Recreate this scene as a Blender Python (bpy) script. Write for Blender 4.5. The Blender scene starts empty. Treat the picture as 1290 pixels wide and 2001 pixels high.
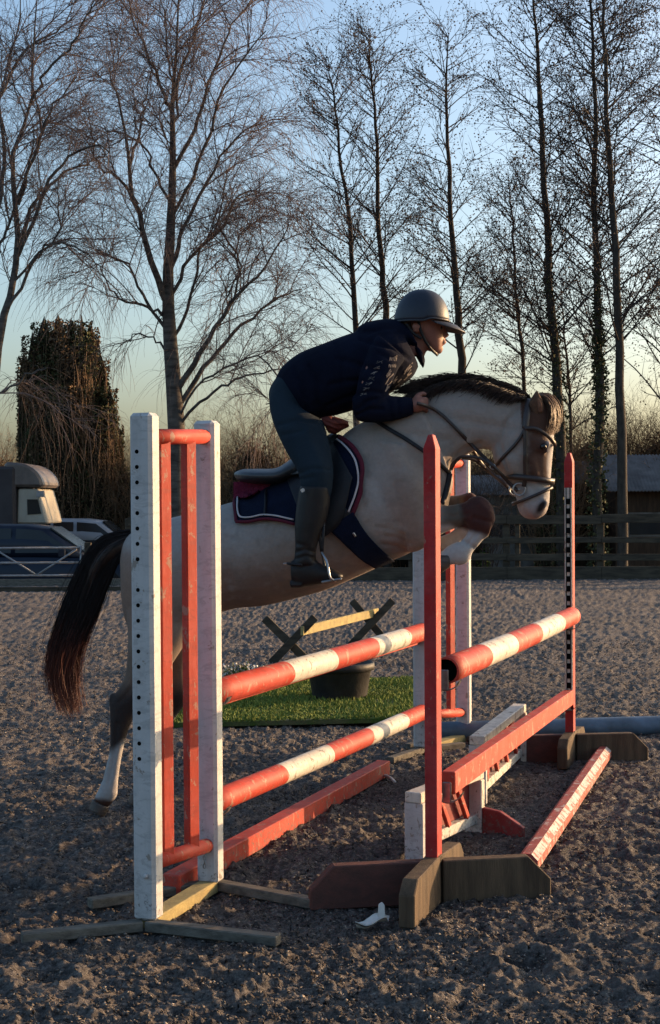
import bpy, bmesh, math, random
import numpy as np
from mathutils import Vector, Matrix
from mathutils.bvhtree import BVHTree

random.seed(7)
rng = np.random.default_rng(11)
SC = bpy.context.scene
COL = SC.collection

# ------------------------------------------------------------------ camera
FPX, CX, CY = 2890.0, 645.0, 1000.5          # focal length and centre in photo pixels
CAMZ = 1.48
cam_data = bpy.data.cameras.new('camera')
cam = bpy.data.objects.new('camera', cam_data)
COL.objects.link(cam)
SC.camera = cam
cam_data.sensor_fit = 'VERTICAL'
cam_data.sensor_height = 24.0
cam_data.lens = 24.0 * FPX / 2001.0
cam_data.clip_start = 0.1
cam_data.clip_end = 6000
MW = (Matrix.Translation((0, 0, CAMZ)) @ Matrix.Rotation(math.radians(90 - 0.31), 4, 'X')
      @ Matrix.Rotation(math.radians(-0.3), 4, 'Z'))
cam.matrix_world = MW
M3 = MW.to_3x3()

# ------------------------------------------------------------------ light
SUN_DIR = Vector((0.885, 0.44, 0.172)).normalized()      # towards the sun
SUN_EL = math.asin(SUN_DIR.z)
SUN_AZ = math.atan2(SUN_DIR.x, SUN_DIR.y)
world = bpy.data.worlds.new('World')
SC.world = world
world.use_nodes = True
wn = world.node_tree.nodes; wl = world.node_tree.links
wn.clear()
wo = wn.new('ShaderNodeOutputWorld'); wb = wn.new('ShaderNodeBackground'); ws = wn.new('ShaderNodeTexSky')
ws.sky_type = 'NISHITA'
ws.sun_disc = False
ws.sun_elevation = SUN_EL
ws.sun_rotation = SUN_AZ
ws.altitude = 50
ws.air_density = 1.0
ws.dust_density = 4.0
ws.ozone_density = 2.4
wb.inputs['Strength'].default_value = 0.15
wl.new(ws.outputs[0], wb.inputs['Color']); wl.new(wb.outputs[0], wo.inputs['Surface'])
sun_data = bpy.data.lights.new('sun', 'SUN')
sun_data.energy = 3.5
sun_data.angle = math.radians(0.5)
sun_data.color = (1.0, 0.62, 0.32)
sun = bpy.data.objects.new('sun', sun_data)
COL.objects.link(sun)
sun.rotation_euler = SUN_DIR.to_track_quat('Z', 'Y').to_euler()
SC.view_settings.view_transform = 'Standard'
SC.view_settings.look = 'None'
SC.view_settings.exposure = 1.27
SC.view_settings.gamma = 1.0
SC.view_settings.use_curve_mapping = False
SC.render.resolution_x = 660
SC.render.resolution_y = 1024

# ------------------------------------------------------------------ helpers
def raydir(px, py):
    return M3 @ Vector(((px - CX) / FPX, -(py - CY) / FPX, -1.0))

def P(px, py, Y):
    """world point at distance Y that the photo shows at (px, py)"""
    d = raydir(px, py)
    return Vector((0, 0, CAMZ)) + d * (Y / d.y)

def G(px, py, z=0.0):
    """ground point"""
    d = raydir(px, py)
    return Vector((0, 0, CAMZ)) + d * ((z - CAMZ) / d.z)

def mesh_np(name, V, F, smooth=False):
    """V (n,3); F list of arrays (m,3) or (m,4)"""
    me = bpy.data.meshes.new(name)
    V = np.asarray(V, dtype=np.float32)
    if not isinstance(F, list):
        F = [F]
    F = [np.asarray(f, dtype=np.int32) for f in F if len(f)]
    nl = sum(f.size for f in F); npoly = sum(len(f) for f in F)
    me.vertices.add(len(V)); me.vertices.foreach_set('co', V.ravel())
    me.loops.add(nl); me.loops.foreach_set('vertex_index', np.concatenate([f.ravel() for f in F]))
    me.polygons.add(npoly)
    tot = np.concatenate([np.full(len(f), f.shape[1], dtype=np.int32) for f in F])
    st = np.concatenate([[0], np.cumsum(tot)[:-1]]).astype(np.int32)
    me.polygons.foreach_set('loop_start', st)
    if smooth:
        me.polygons.foreach_set('use_smooth', np.ones(npoly, dtype=bool))
    me.update(calc_edges=True)
    return me

def link(name, me, mat=None, parent=None, smooth=None):
    o = bpy.data.objects.new(name, me)
    COL.objects.link(o)
    if mat is not None:
        if isinstance(mat, (list, tuple)):
            for m in mat: me.materials.append(m)
        else:
            me.materials.append(mat)
    if smooth:
        me.polygons.foreach_set('use_smooth', np.ones(len(me.polygons), dtype=bool))
    if parent is not None:
        o.parent = parent
        o.matrix_parent_inverse = pinv(parent)
    return o

def pinv(o):
    return Matrix.LocRotScale(o.location, o.rotation_euler, o.scale).inverted()

def tag(o, label=None, cat=None, group=None, kind=None):
    if label: o['label'] = label
    if cat: o['category'] = cat
    if group: o['group'] = group
    if kind: o['kind'] = kind
    return o

def thing(name, loc, label, cat, group=None):
    o = bpy.data.objects.new(name, None)
    COL.objects.link(o)
    o.location = loc
    o.empty_display_size = 0.1
    return tag(o, label, cat, group)

def bm_obj(name, bm, mat, parent=None, smooth=False):
    me = bpy.data.meshes.new(name)
    bm.normal_update()
    bm.to_mesh(me); bm.free()
    return link(name, me, mat, parent, smooth)

def frame(a, b, up=Vector((0, 0, 1))):
    t = (b - a).normalized()
    s = t.cross(up)
    if s.length < 1e-4: s = t.cross(Vector((0, 1, 0)))
    s.normalize()
    u = s.cross(t).normalized()
    return t, s, u

def beam_bm(bm, a, b, w, h, up=Vector((0, 0, 1)), bev=0.004, chamf=None):
    """box beam from a to b, w across (side), h along up"""
    a = Vector(a); b = Vector(b)
    t, s, u = frame(a, b, Vector(up))
    n0 = len(bm.verts)
    vs = []
    for p in (a, b):
        for (i, j) in ((-1, -1), (1, -1), (1, 1), (-1, 1)):
            vs.append(bm.verts.new(p + s * (i * w / 2) + u * (j * h / 2)))
    fs = [(3, 2, 1, 0), (4, 5, 6, 7), (0, 1, 5, 4), (1, 2, 6, 5), (2, 3, 7, 6), (3, 0, 4, 7)]
    faces = [bm.faces.new([vs[i] for i in f]) for f in fs]
    bmesh.ops.recalc_face_normals(bm, faces=faces)
    if bev > 0:
        eds = list({e for f in faces for e in f.edges})
        bmesh.ops.bevel(bm, geom=eds, offset=bev, segments=1, affect='EDGES')

def beam(name, a, b, w, h, mat, parent=None, up=(0, 0, 1), bev=0.004):
    bm = bmesh.new()
    beam_bm(bm, a, b, w, h, Vector(up), bev)
    return bm_obj(name, bm, mat, parent)

def prism_bm(bm, pts, thick, nrm):
    """extrude polygon pts (world) by thick along nrm, centred"""
    n = Vector(nrm).normalized() * thick / 2
    A = [bm.verts.new(Vector(p) - n) for p in pts]
    B = [bm.verts.new(Vector(p) + n) for p in pts]
    fs = [bm.faces.new(A[::-1]), bm.faces.new(B)]
    k = len(pts)
    for i in range(k):
        fs.append(bm.faces.new((A[i], A[(i + 1) % k], B[(i + 1) % k], B[i])))
    bmesh.ops.recalc_face_normals(bm, faces=fs)
    return fs

def prism(name, pts, thick, nrm, mat, parent=None, bev=0.004):
    bm = bmesh.new()
    fs = prism_bm(bm, pts, thick, nrm)
    if bev:
        eds = list({e for f in fs for e in f.edges})
        bmesh.ops.bevel(bm, geom=eds, offset=bev, segments=1, affect='EDGES')
    return bm_obj(name, bm, mat, parent)

def tubes(lines, radii, sides=3, closed=False):
    """lines: list of (M,N,3) arrays, radii: list of (M,N) -> V,F"""
    Vs, Fs, off = [], [], 0
    for L, R in zip(lines, radii):
        if len(L) == 0: continue
        M, N, _ = L.shape
        T = np.empty_like(L)
        T[:, 1:-1] = L[:, 2:] - L[:, :-2]; T[:, 0] = L[:, 1] - L[:, 0]; T[:, -1] = L[:, -1] - L[:, -2]
        T /= np.linalg.norm(T, axis=2, keepdims=True) + 1e-9
        ref = np.zeros_like(T); ref[..., 1] = 1.0
        ref[np.abs(T[..., 1]) > 0.93] = (1, 0, 0)
        A = np.cross(T, ref); A /= np.linalg.norm(A, axis=2, keepdims=True) + 1e-9
        B = np.cross(T, A)
        an = np.arange(sides) * 2 * np.pi / sides
        V = (L[:, :, None, :] + R[:, :, None, None] *
             (A[:, :, None, :] * np.cos(an)[None, None, :, None] + B[:, :, None, :] * np.sin(an)[None, None, :, None]))
        idx = np.arange(M * N * sides).reshape(M, N, sides) + off
        a = idx[:, :-1]; b = idx[:, 1:]
        F = np.stack([a, np.roll(a, -1, 2), np.roll(b, -1, 2), b], axis=-1).reshape(-1, 4)
        Vs.append(V.reshape(-1, 3)); Fs.append(F); off += M * N * sides
    return np.concatenate(Vs), np.concatenate(Fs)

def spline(pts, n):
    """Catmull-Rom resample"""
    p = np.array([tuple(q) for q in pts], dtype=float)
    if len(p) == 2:
        t = np.linspace(0, 1, n)[:, None]
        return p[0] * (1 - t) + p[1] * t
    e = np.vstack([2 * p[0] - p[1], p, 2 * p[-1] - p[-2]])
    out = []
    for u in np.linspace(0, len(p) - 1 - 1e-6, n):
        i = int(u); f = u - i
        a, b, c, d = e[i], e[i + 1], e[i + 2], e[i + 3]
        out.append(0.5 * ((2 * b) + (-a + c) * f + (2 * a - 5 * b + 4 * c - d) * f * f + (-a + 3 * b - 3 * c + d) * f ** 3))
    return np.array(out)

def tube(name, pts, r, mat, parent=None, sides=8, n=None, cap=True, loop=False):
    """one tube through pts; r scalar or list"""
    n = n or max(2, (len(pts) - 1) * 4 + 1)
    if loop:
        pp = list(pts) + [pts[0]]
        L = spline(pp, n)
    else:
        L = spline(pts, n)
    rr = np.interp(np.linspace(0, 1, n), np.linspace(0, 1, len(np.atleast_1d(r))), np.atleast_1d(r)) if np.ndim(r) else np.full(n, r)
    V, F = tubes([L[None]], [rr[None]], sides)
    FF = [F]
    if cap and not loop:
        V = np.vstack([V, L[0], L[-1]])
        k = len(V) - 2
        t0 = [(k, (i + 1) % sides, i) for i in range(sides)]
        b = (n - 1) * sides
        t1 = [(k + 1, b + i, b + (i + 1) % sides) for i in range(sides)]
        FF.append(np.array(t0 + t1))
    me = mesh_np(name, V, FF, True)
    return link(name, me, mat, parent)

# ------------------------------------------------------------------ materials
def mat_base(name, rough=0.8, spec=0.3):
    m = bpy.data.materials.new(name)
    m.use_nodes = True
    nt = m.node_tree
    b = nt.nodes['Principled BSDF']
    b.inputs['Roughness'].default_value = rough
    b.inputs['Specular IOR Level'].default_value = spec
    return m, nt, b

def nz(nt, scale, detail=4, stretch=(1, 1, 1), coord='Object', rough=0.6, dist=0.0):
    tc = nt.nodes.new('ShaderNodeTexCoord'); mp = nt.nodes.new('ShaderNodeMapping')
    mp.inputs['Scale'].default_value = stretch
    n = nt.nodes.new('ShaderNodeTexNoise')
    n.inputs['Scale'].default_value = scale; n.inputs['Detail'].default_value = detail
    n.inputs['Roughness'].default_value = rough; n.inputs['Distortion'].default_value = dist
    nt.links.new(tc.outputs[coord], mp.inputs[0]); nt.links.new(mp.outputs[0], n.inputs['Vector'])
    return n.outputs['Fac']

def ramp(nt, fac, stops):
    r = nt.nodes.new('ShaderNodeValToRGB')
    els = r.color_ramp.elements
    while len(els) > 1: els.remove(els[-1])
    els[0].position = stops[0][0]; els[0].color = (*stops[0][1], 1)
    for p, c in stops[1:]:
        e = els.new(p); e.color = (*c, 1)
    nt.links.new(fac, r.inputs[0])
    return r.outputs[0]

def mixc(nt, fac, a, b, mode='MIX'):
    m = nt.nodes.new('ShaderNodeMix'); m.data_type = 'RGBA'; m.blend_type = mode
    for s, v in ((0, fac), (6, a), (7, b)):
        if isinstance(v, (int, float)): m.inputs[s].default_value = v
        elif isinstance(v, tuple): m.inputs[s].default_value = (*v, 1)
        else: nt.links.new(v, m.inputs[s])
    return m.outputs[2]

def bump(nt, b, h, strength, dist=0.01):
    bp = nt.nodes.new('ShaderNodeBump')
    bp.inputs['Strength'].default_value = strength; bp.inputs['Distance'].default_value = dist
    nt.links.new(h, bp.inputs['Height']); nt.links.new(bp.outputs[0], b.inputs['Normal'])

def simple(name, c1, c2=None, scale=8, rough=0.8, spec=0.3, stretch=(1, 1, 1), bmp=0.0, bscale=None, lo=0.35, hi=0.65, metal=0.0):
    m, nt, b = mat_base(name, rough, spec)
    c2 = c2 or tuple(x * 0.75 for x in c1)
    f = nz(nt, scale, 5, stretch)
    nt.links.new(ramp(nt, f, [(lo, c1), (hi, c2)]), b.inputs['Base Color'])
    b.inputs['Metallic'].default_value = metal
    if bmp:
        bump(nt, b, nz(nt, bscale or scale * 4, 4, stretch), bmp)
    return m

def paint(name, col, wear_col=(0.16, 0.12, 0.09), wear=0.62, rough=0.6, dirt=0.5):
    """brushed outdoor paint on timber: fading, chips, scuffs, dirt thrown up near the ground"""
    m, nt, b = mat_base(name, rough, 0.22)
    fade = tuple(min(0.8, c * 0.9 + 0.035) for c in col)
    base = mixc(nt, ramp(nt, nz(nt, 7, 6, rough=0.7), [(0.38, (0, 0, 0)), (0.66, (1, 1, 1))]), tuple(c * 0.86 for c in col), fade)
    base = mixc(nt, ramp(nt, nz(nt, 3.2, 6, (5, 5, 1.0), rough=0.7), [(0.46, (0, 0, 0)), (0.74, (dirt,) * 3)]), base, tuple(c * 0.42 + 0.010 for c in col))
    scuff = ramp(nt, nz(nt, 17, 7, (0.8, 0.8, 2.2), rough=0.75, dist=0.8), [(0.51, (0, 0, 0)), (0.60, (0.8,) * 3)])
    base = mixc(nt, scuff, base, tuple(c * 0.62 + 0.02 for c in col))
    chips = ramp(nt, nz(nt, 21, 8, (1, 1, 0.7), rough=0.7, dist=0.5), [(wear - 0.045, (0, 0, 0)), (wear - 0.02, (1, 1, 1))])
    base = mixc(nt, chips, base, wear_col)
    # mud splashes fade out with height
    tc = nt.nodes.new('ShaderNodeTexCoord'); sp = nt.nodes.new('ShaderNodeSeparateXYZ'); nt.links.new(tc.outputs['Object'], sp.inputs[0])
    mr = nt.nodes.new('ShaderNodeMapRange'); mr.inputs[1].default_value = 0.0; mr.inputs[2].default_value = 0.40; mr.inputs[3].default_value = 0.10; mr.inputs[4].default_value = -0.12
    nt.links.new(sp.outputs['Z'], mr.inputs[0])
    ad = nt.nodes.new('ShaderNodeMath'); ad.operation = 'ADD'
    nt.links.new(mr.outputs[0], ad.inputs[0]); nt.links.new(nz(nt, 48, 7, rough=0.75), ad.inputs[1])
    base = mixc(nt, ramp(nt, ad.outputs[0], [(0.60, (0, 0, 0)), (0.68, (0.8,) * 3)]), base, (0.12, 0.10, 0.085))
    nt.links.new(base, b.inputs['Base Color'])
    bump(nt, b, nz(nt, 40, 6, (1, 1, 0.3), rough=0.7), 0.4, 0.004)
    return m

M = {}
M['white_paint'] = paint('white_paint', (0.52, 0.51, 0.50), (0.26, 0.23, 0.20), 0.66, 0.6, 0.4)
M['red_paint'] = paint('red_paint', (0.38, 0.014, 0.014), (0.26, 0.12, 0.09), 0.66)
M['orange_paint'] = paint('orange_paint', (0.47, 0.040, 0.016), (0.34, 0.17, 0.12), 0.62)
M['cream_paint'] = paint('cream_paint', (0.62, 0.58, 0.50), (0.22, 0.18, 0.14), 0.62, 0.6, 0.6)
M['dark_red'] = paint('dark_red', (0.22, 0.018, 0.016), (0.15, 0.06, 0.04), 0.68)
M['timber'] = simple('timber', (0.115, 0.08, 0.05), (0.06, 0.042, 0.028), 4, 0.8, 0.2, (8, 8, 1), 0.4, 30)
M['red_timber'] = simple('red_timber', (0.12, 0.045, 0.035), (0.075, 0.035, 0.028), 4, 0.75, 0.25, (4, 8, 8), 0.4, 30)
M['grey_timber'] = simple('grey_timber', (0.16, 0.145, 0.12), (0.08, 0.072, 0.06), 5, 0.85, 0.2, (2, 8, 8), 0.4, 30)
M['pale_timber'] = simple('pale_timber', (0.38, 0.30, 0.12), (0.24, 0.19, 0.09), 5, 0.8, 0.2, (3, 3, 3), 0.3, 30)
M['fence_timber'] = simple('fence_timber', (0.085, 0.07, 0.05), (0.04, 0.034, 0.026), 3, 0.9, 0.15, (1, 4, 6), 0.4, 20)
M['black_hole'] = simple('black_hole', (0.006, 0.006, 0.006), (0.004, 0.004, 0.004), 3, 0.9, 0.05)
M['steel'] = simple('steel', (0.42, 0.42, 0.42), (0.25, 0.24, 0.23), 20, 0.35, 0.5, metal=0.9)
M['zinc'] = simple('zinc', (0.30, 0.30, 0.31), (0.2, 0.2, 0.2), 10, 0.5, 0.5, metal=0.4)
M['blue_pipe'] = simple('blue_pipe', (0.09, 0.14, 0.20), (0.05, 0.075, 0.10), 6, 0.5, 0.4, (1, 1, 1), 0.3, 20)
M['rubber'] = simple('rubber', (0.014, 0.013, 0.013), (0.028, 0.026, 0.024), 12, 0.6, 0.35, (1, 1, 1), 0.3, 40)
M['white_plastic'] = simple('white_plastic', (0.62, 0.6, 0.56), (0.45, 0.42, 0.38), 15, 0.5, 0.4)

# ------------------------------------------------------------------ ground
def vnoise(x, y, cell, seed):
    r = np.random.default_rng(seed)
    T = r.random((256, 256)).astype(np.float32)
    gx = x / cell; gy = y / cell
    ix = np.floor(gx).astype(int); iy = np.floor(gy).astype(int)
    fx = gx - ix; fy = gy - iy
    fx = fx * fx * (3 - 2 * fx); fy = fy * fy * (3 - 2 * fy)
    a = T[ix % 256, iy % 256]; b = T[(ix + 1) % 256, iy % 256]
    c = T[ix % 256, (iy + 1) % 256]; d = T[(ix + 1) % 256, (iy + 1) % 256]
    return (a * (1 - fx) + b * fx) * (1 - fy) + (c * (1 - fx) + d * fx) * fy - 0.5

pr = np.random.default_rng(5)
PITS = [(pr.uniform(-0.28, 0.28) * y_ + 0, y_, pr.uniform(0.04, 0.08), pr.uniform(0.008, 0.02)) for y_ in pr.uniform(3.9, 16, 420)]

def gh(x, y):
    """height of the raked, hoof-churned arena surface"""
    wx = x + 0.05 * vnoise(x, y, 0.11, 9)
    h = (0.024 * vnoise(x, y, 1.1, 1) + 0.014 * vnoise(wx, y, 0.27, 2) + 0.012 * vnoise(wx, y, 0.10, 3)
         + 0.017 * vnoise(x, y, 0.047, 4) + 0.024 * vnoise(x, y, 0.021, 6) + 0.012 * vnoise(x, y, 0.0115, 7))
    return h

PITS += [(x_, y_, 0.075, 0.045) for (x_, y_) in ((0.25, 4.45), (0.62, 4.75), (1.15, 5.0), (-0.9, 4.6), (-0.35, 4.55), (1.0, 4.5), (-1.2, 5.7), (-1.5, 6.4), (-1.0, 6.7), (1.35, 6.2), (1.5, 7.0), (1.9, 7.7), (0.0, 7.9), (-0.5, 7.6), (-1.5, 8.2), (2.1, 9.0), (-0.9, 8.9))]
ys = [3.7]
while ys[-1] < 29.5:
    ys.append(ys[-1] + max(0.0075, 0.00042 * ys[-1] ** 2))
ys = np.array(ys); nc = 660
us = np.linspace(-1, 1, nc)
us = 0.55 * us + 0.45 * us ** 3
Yg = np.repeat(ys[:, None], nc, 1)
Xg = us[None, :] * (0.38 * ys[:, None] + 0.8)
Xg = Xg + 0.004 * rng.standard_normal(Xg.shape); 
Zg = gh(Xg, Yg)
for (px_, py_, r_, d_) in PITS:
    i0, i1 = np.searchsorted(ys, [py_ - 3 * r_, py_ + 3 * r_])
    if i1 > i0:
        dd = ((Xg[i0:i1] - px_) ** 2 + (Yg[i0:i1] - py_) ** 2) / r_ ** 2
        Zg[i0:i1] += -d_ * np.exp(-dd * 1.6) + 0.45 * d_ * np.exp(-(np.sqrt(dd) - 1.5) ** 2 * 5)
V = np.stack([Xg, Yg, Zg], -1).reshape(-1, 3)
nr = len(ys)
idx = np.arange(nr * nc).reshape(nr, nc)
F = np.stack([idx[:-1, :-1], idx[:-1, 1:], idx[1:, 1:], idx[1:, :-1]], -1).reshape(-1, 4)

def ground_mat():
    m, nt, b = mat_base('arena_surface', 0.9, 0.15)
    f = nz(nt, 52, 7, (0.7, 1, 1), rough=0.75)
    c = ramp(nt, f, [(0.34, (0.036, 0.033, 0.032)), (0.46, (0.122, 0.110, 0.102)), (0.56, (0.205, 0.182, 0.165)), (0.67, (0.44, 0.385, 0.33))])
    big = nz(nt, 0.9, 6, (0.5, 1.4, 1), rough=0.65)
    c = mixc(nt, ramp(nt, big, [(0.38, (0, 0, 0)), (0.60, (0.75, 0.75, 0.75))]), c, mixc(nt, 0.45, c, (0.045, 0.040, 0.038)))  # broad dark bands: shade between sunlit stretches, painted into the surface colour
    tan = nz(nt, 1.7, 6, (0.5, 1.8, 1), rough=0.7)
    c = mixc(nt, ramp(nt, tan, [(0.5, (0, 0, 0)), (0.68, (0.5, 0.5, 0.5))]), c, (0.24, 0.205, 0.18))  # lighter tan bands stand in for low sun on the sand, put into the colour
    sp = ramp(nt, nz(nt, 75, 3, (1, 0.5, 1), dist=0.8), [(0.66, (0, 0, 0)), (0.71, (1, 1, 1))])
    c = mixc(nt, sp, c, (0.36, 0.31, 0.26))
    nt.links.new(c, b.inputs['Base Color'])
    bump(nt, b, nz(nt, 70, 8, rough=0.8), 1.0, 0.03)
    return m
M['arena'] = ground_mat()
o = link('arena_surface', mesh_np('arena_surface', V, F, True), M['arena']); tag(o, kind='structure')

M['far_ground'] = simple('far_ground', (0.06, 0.06, 0.045), (0.09, 0.08, 0.06), 0.6, 0.95, 0.1, (1, 1, 1), 0.3, 6)
s_ = 3000
o = link('ground', mesh_np('ground', [(-s_, -s_, -0.45), (s_, -s_, -0.45), (s_, s_, -0.45), (-s_, s_, -0.45)], np.array([[0, 1, 2, 3]])), M['far_ground'])
tag(o, kind='structure')
bm = bmesh.new(); beam_bm(bm, (0, -12, -0.215), (0, 29.6, -0.215), 60, 0.30, bev=0)
o = bm_obj('arena_base', bm, M['arena']); tag(o, kind='structure')

# chips and fibres of the surface: nobody could count them
nch = 70000
cy_ = 3.9 + 12 * rng.random(nch) ** 1.7
cx_ = (rng.random(nch) * 2 - 1) * (0.27 * cy_ + 0.3)
sz = rng.uniform(0.002, 0.006, nch) * (1 + 0.05 * cy_)
cz_ = gh(cx_, cy_) + sz * 0.5
C_ = np.stack([cx_, cy_, cz_], -1)
tet = np.array([[1, 0, -.3], [-.5, .8, -.3], [-.5, -.8, -.3], [0.1, 0.1, .7]])
an = rng.uniform(0, 6.28, nch); st = rng.uniform(0.6, 2.2, nch)
Vt = tet[None] * np.stack([sz * st, sz, sz * 0.8], -1)[:, None]
Vt = Vt + rng.normal(0, 1, Vt.shape) * (sz * 0.3)[:, None, None]
ca, sa = np.cos(an)[:, None], np.sin(an)[:, None]
Vr = np.stack([Vt[..., 0] * ca - Vt[..., 1] * sa, Vt[..., 0] * sa + Vt[..., 1] * ca, Vt[..., 2]], -1) + C_[:, None]
Ft = (np.array([[0, 1, 3], [1, 2, 3], [2, 0, 3], [0, 2, 1]])[None] + (np.arange(nch) * 4)[:, None, None]).reshape(-1, 3)
def chip_mat():
    m, nt, b = mat_base('arena_chips', 0.9, 0.15)
    g = nt.nodes.new('ShaderNodeNewGeometry')
    c = ramp(nt, g.outputs['Random Per Island'], [(0, (0.03, 0.026, 0.024)), (0.5, (0.09, 0.076, 0.066)), (0.85, (0.17, 0.145, 0.12)), (1, (0.33, 0.28, 0.23))])
    nt.links.new(c, b.inputs['Base Color'])
    return m
o = link('arena_chips', mesh_np('arena_chips', Vr.reshape(-1, 3), Ft), chip_mat()); tag(o, kind='stuff')

# ------------------------------------------------------------------ trees
def leafy(name, c1, c2, rough=0.8, trans=0.0):
    m, nt, b = mat_base(name, rough, 0.2)
    g = nt.nodes.new('ShaderNodeNewGeometry')
    nt.links.new(ramp(nt, g.outputs['Random Per Island'], [(0, c1), (1, c2)]), b.inputs['Base Color'])
    return m
M['birch_bark'] = simple('birch_bark', (0.13, 0.115, 0.10), (0.05, 0.043, 0.038), 3, 0.9, 0.15, (1, 1, 4), 0.5, 14)
M['alder_bark'] = simple('alder_bark', (0.065, 0.055, 0.045), (0.035, 0.03, 0.025), 5, 0.9, 0.15, (3, 3, 1), 0.5, 14)
M['birch_twig'] = leafy('birch_twig', (0.13, 0.09, 0.075), (0.22, 0.16, 0.135))
M['alder_twig'] = leafy('alder_twig', (0.04, 0.032, 0.028), (0.085, 0.066, 0.055))
M['ivy'] = leafy('ivy', (0.025, 0.034, 0.012), (0.085, 0.085, 0.035))
M['dead_vine'] = leafy('dead_vine', (0.09, 0.055, 0.032), (0.22, 0.14, 0.08))
M['brown_leaf'] = leafy('brown_leaf', (0.07, 0.045, 0.026), (0.20, 0.125, 0.065))
M['green_leaf'] = leafy('green_leaf', (0.035, 0.06, 0.012), (0.10, 0.13, 0.03))
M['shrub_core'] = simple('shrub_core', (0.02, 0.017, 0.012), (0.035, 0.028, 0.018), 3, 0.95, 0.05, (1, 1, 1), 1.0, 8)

def grow(r, PL, PR, per_m, lmin, lmax, spread, up, droop, N, rad, t0=0.15, wig=0.12, lfun=None):
    """children on parent polylines PL (M,N,3) radii PR -> lines, radii"""
    seg = np.linalg.norm(PL[:, 1:] - PL[:, :-1], axis=2)
    Lp = seg.sum(1)
    k = r.poisson(Lp * per_m)
    pi = np.repeat(np.arange(len(PL)), k)
    if len(pi) == 0: return np.zeros((0, N, 3)), np.zeros((0, N))
    t = t0 + (1 - t0) * r.random(len(pi)); t = np.minimum(t, 0.999)
    u = t * (PL.shape[1] - 1); i = u.astype(int); f = (u - i)[:, None]
    o = PL[pi, i] * (1 - f) + PL[pi, i + 1] * f
    tan = PL[pi, i + 1] - PL[pi, i]; tan /= np.linalg.norm(tan, axis=1, keepdims=True) + 1e-9
    rv = r.normal(0, 1, (len(pi), 3)); rv -= tan * (rv * tan).sum(1, keepdims=True); rv /= np.linalg.norm(rv, axis=1, keepdims=True) + 1e-9
    d = tan + rv * spread * (0.7 + 0.6 * r.random((len(pi), 1))); d[:, 2] += up
    d /= np.linalg.norm(d, axis=1, keepdims=True)
    ln = r.uniform(lmin, lmax, len(pi))
    if lfun is not None: ln = ln * lfun(t)
    step = (ln / (N - 1))[:, None]
    pts = [o]
    for s in range(N - 1):
        pts.append(pts[-1] + d * step)
        d = d + r.normal(0, wig, d.shape); d[:, 2] -= droop * (0.5 + r.random(len(d)))
        d /= np.linalg.norm(d, axis=1, keepdims=True)
    L = np.stack(pts, 1)
    rp = PR[pi, i] * 0.75
    r0 = np.minimum(rp, rad * (0.6 + 0.8 * ln / lmax))
    R = r0[:, None] * np.linspace(1, 0.3, N)[None] + 0.0008
    return L, R

def bits(r, pts, size, flat=False):
    """small leaf or cone bits at pts"""
    n = len(pts)
    base = np.array([[1, 0, 0], [-.5, .8, 0], [-.5, -.8, 0], [0, 0, 1.5]]) if not flat else np.array([[0, 0, 0], [.6, .5, .1], [0, 1.1, 0], [-.6, .5, -.1]])
    s = r.uniform(0.6, 1.3, n)[:, None, None] * size
    q = r.normal(0, 1, (n, 4)); q /= np.linalg.norm(q, axis=1, keepdims=True)
    w, x, y, z = q.T
    Rm = np.stack([1 - 2 * (y * y + z * z), 2 * (x * y - z * w), 2 * (x * z + y * w), 2 * (x * y + z * w), 1 - 2 * (x * x + z * z), 2 * (y * z - x * w),
                   2 * (x * z - y * w), 2 * (y * z + x * w), 1 - 2 * (x * x + y * y)], -1).reshape(n, 3, 3)
    V = np.einsum('nij,kj->nki', Rm, base) * s + pts[:, None]
    ft = np.array([[0, 1, 3], [1, 2, 3], [2, 0, 3], [0, 2, 1]]) if not flat else np.array([[0, 1, 2], [0, 2, 3]])
    F = (ft[None] + (np.arange(n) * 4)[:, None, None]).reshape(-1, 3)
    return V.reshape(-1, 3), F

def merge(parts):
    Vs, F4, F3, off = [], [], [], 0
    for V, F in parts:
        Vs.append(V)
        (F4 if F.shape[1] == 4 else F3).append(F + off)
        off += len(V)
    fs = []
    if F4: fs.append(np.concatenate(F4))
    if F3: fs.append(np.concatenate(F3))
    return np.concatenate(Vs), fs

def pxline(pts, Y0, y1=None, n=12):
    """polyline through photo points at distance Y0 (.. y1)"""
    y1 = Y0 if y1 is None else y1
    k = len(pts) - 1
    w = [P(p[0], p[1], Y0 + (y1 - Y0) * i / k) for i, p in enumerate(pts)]
    return spline(w, n)

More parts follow.
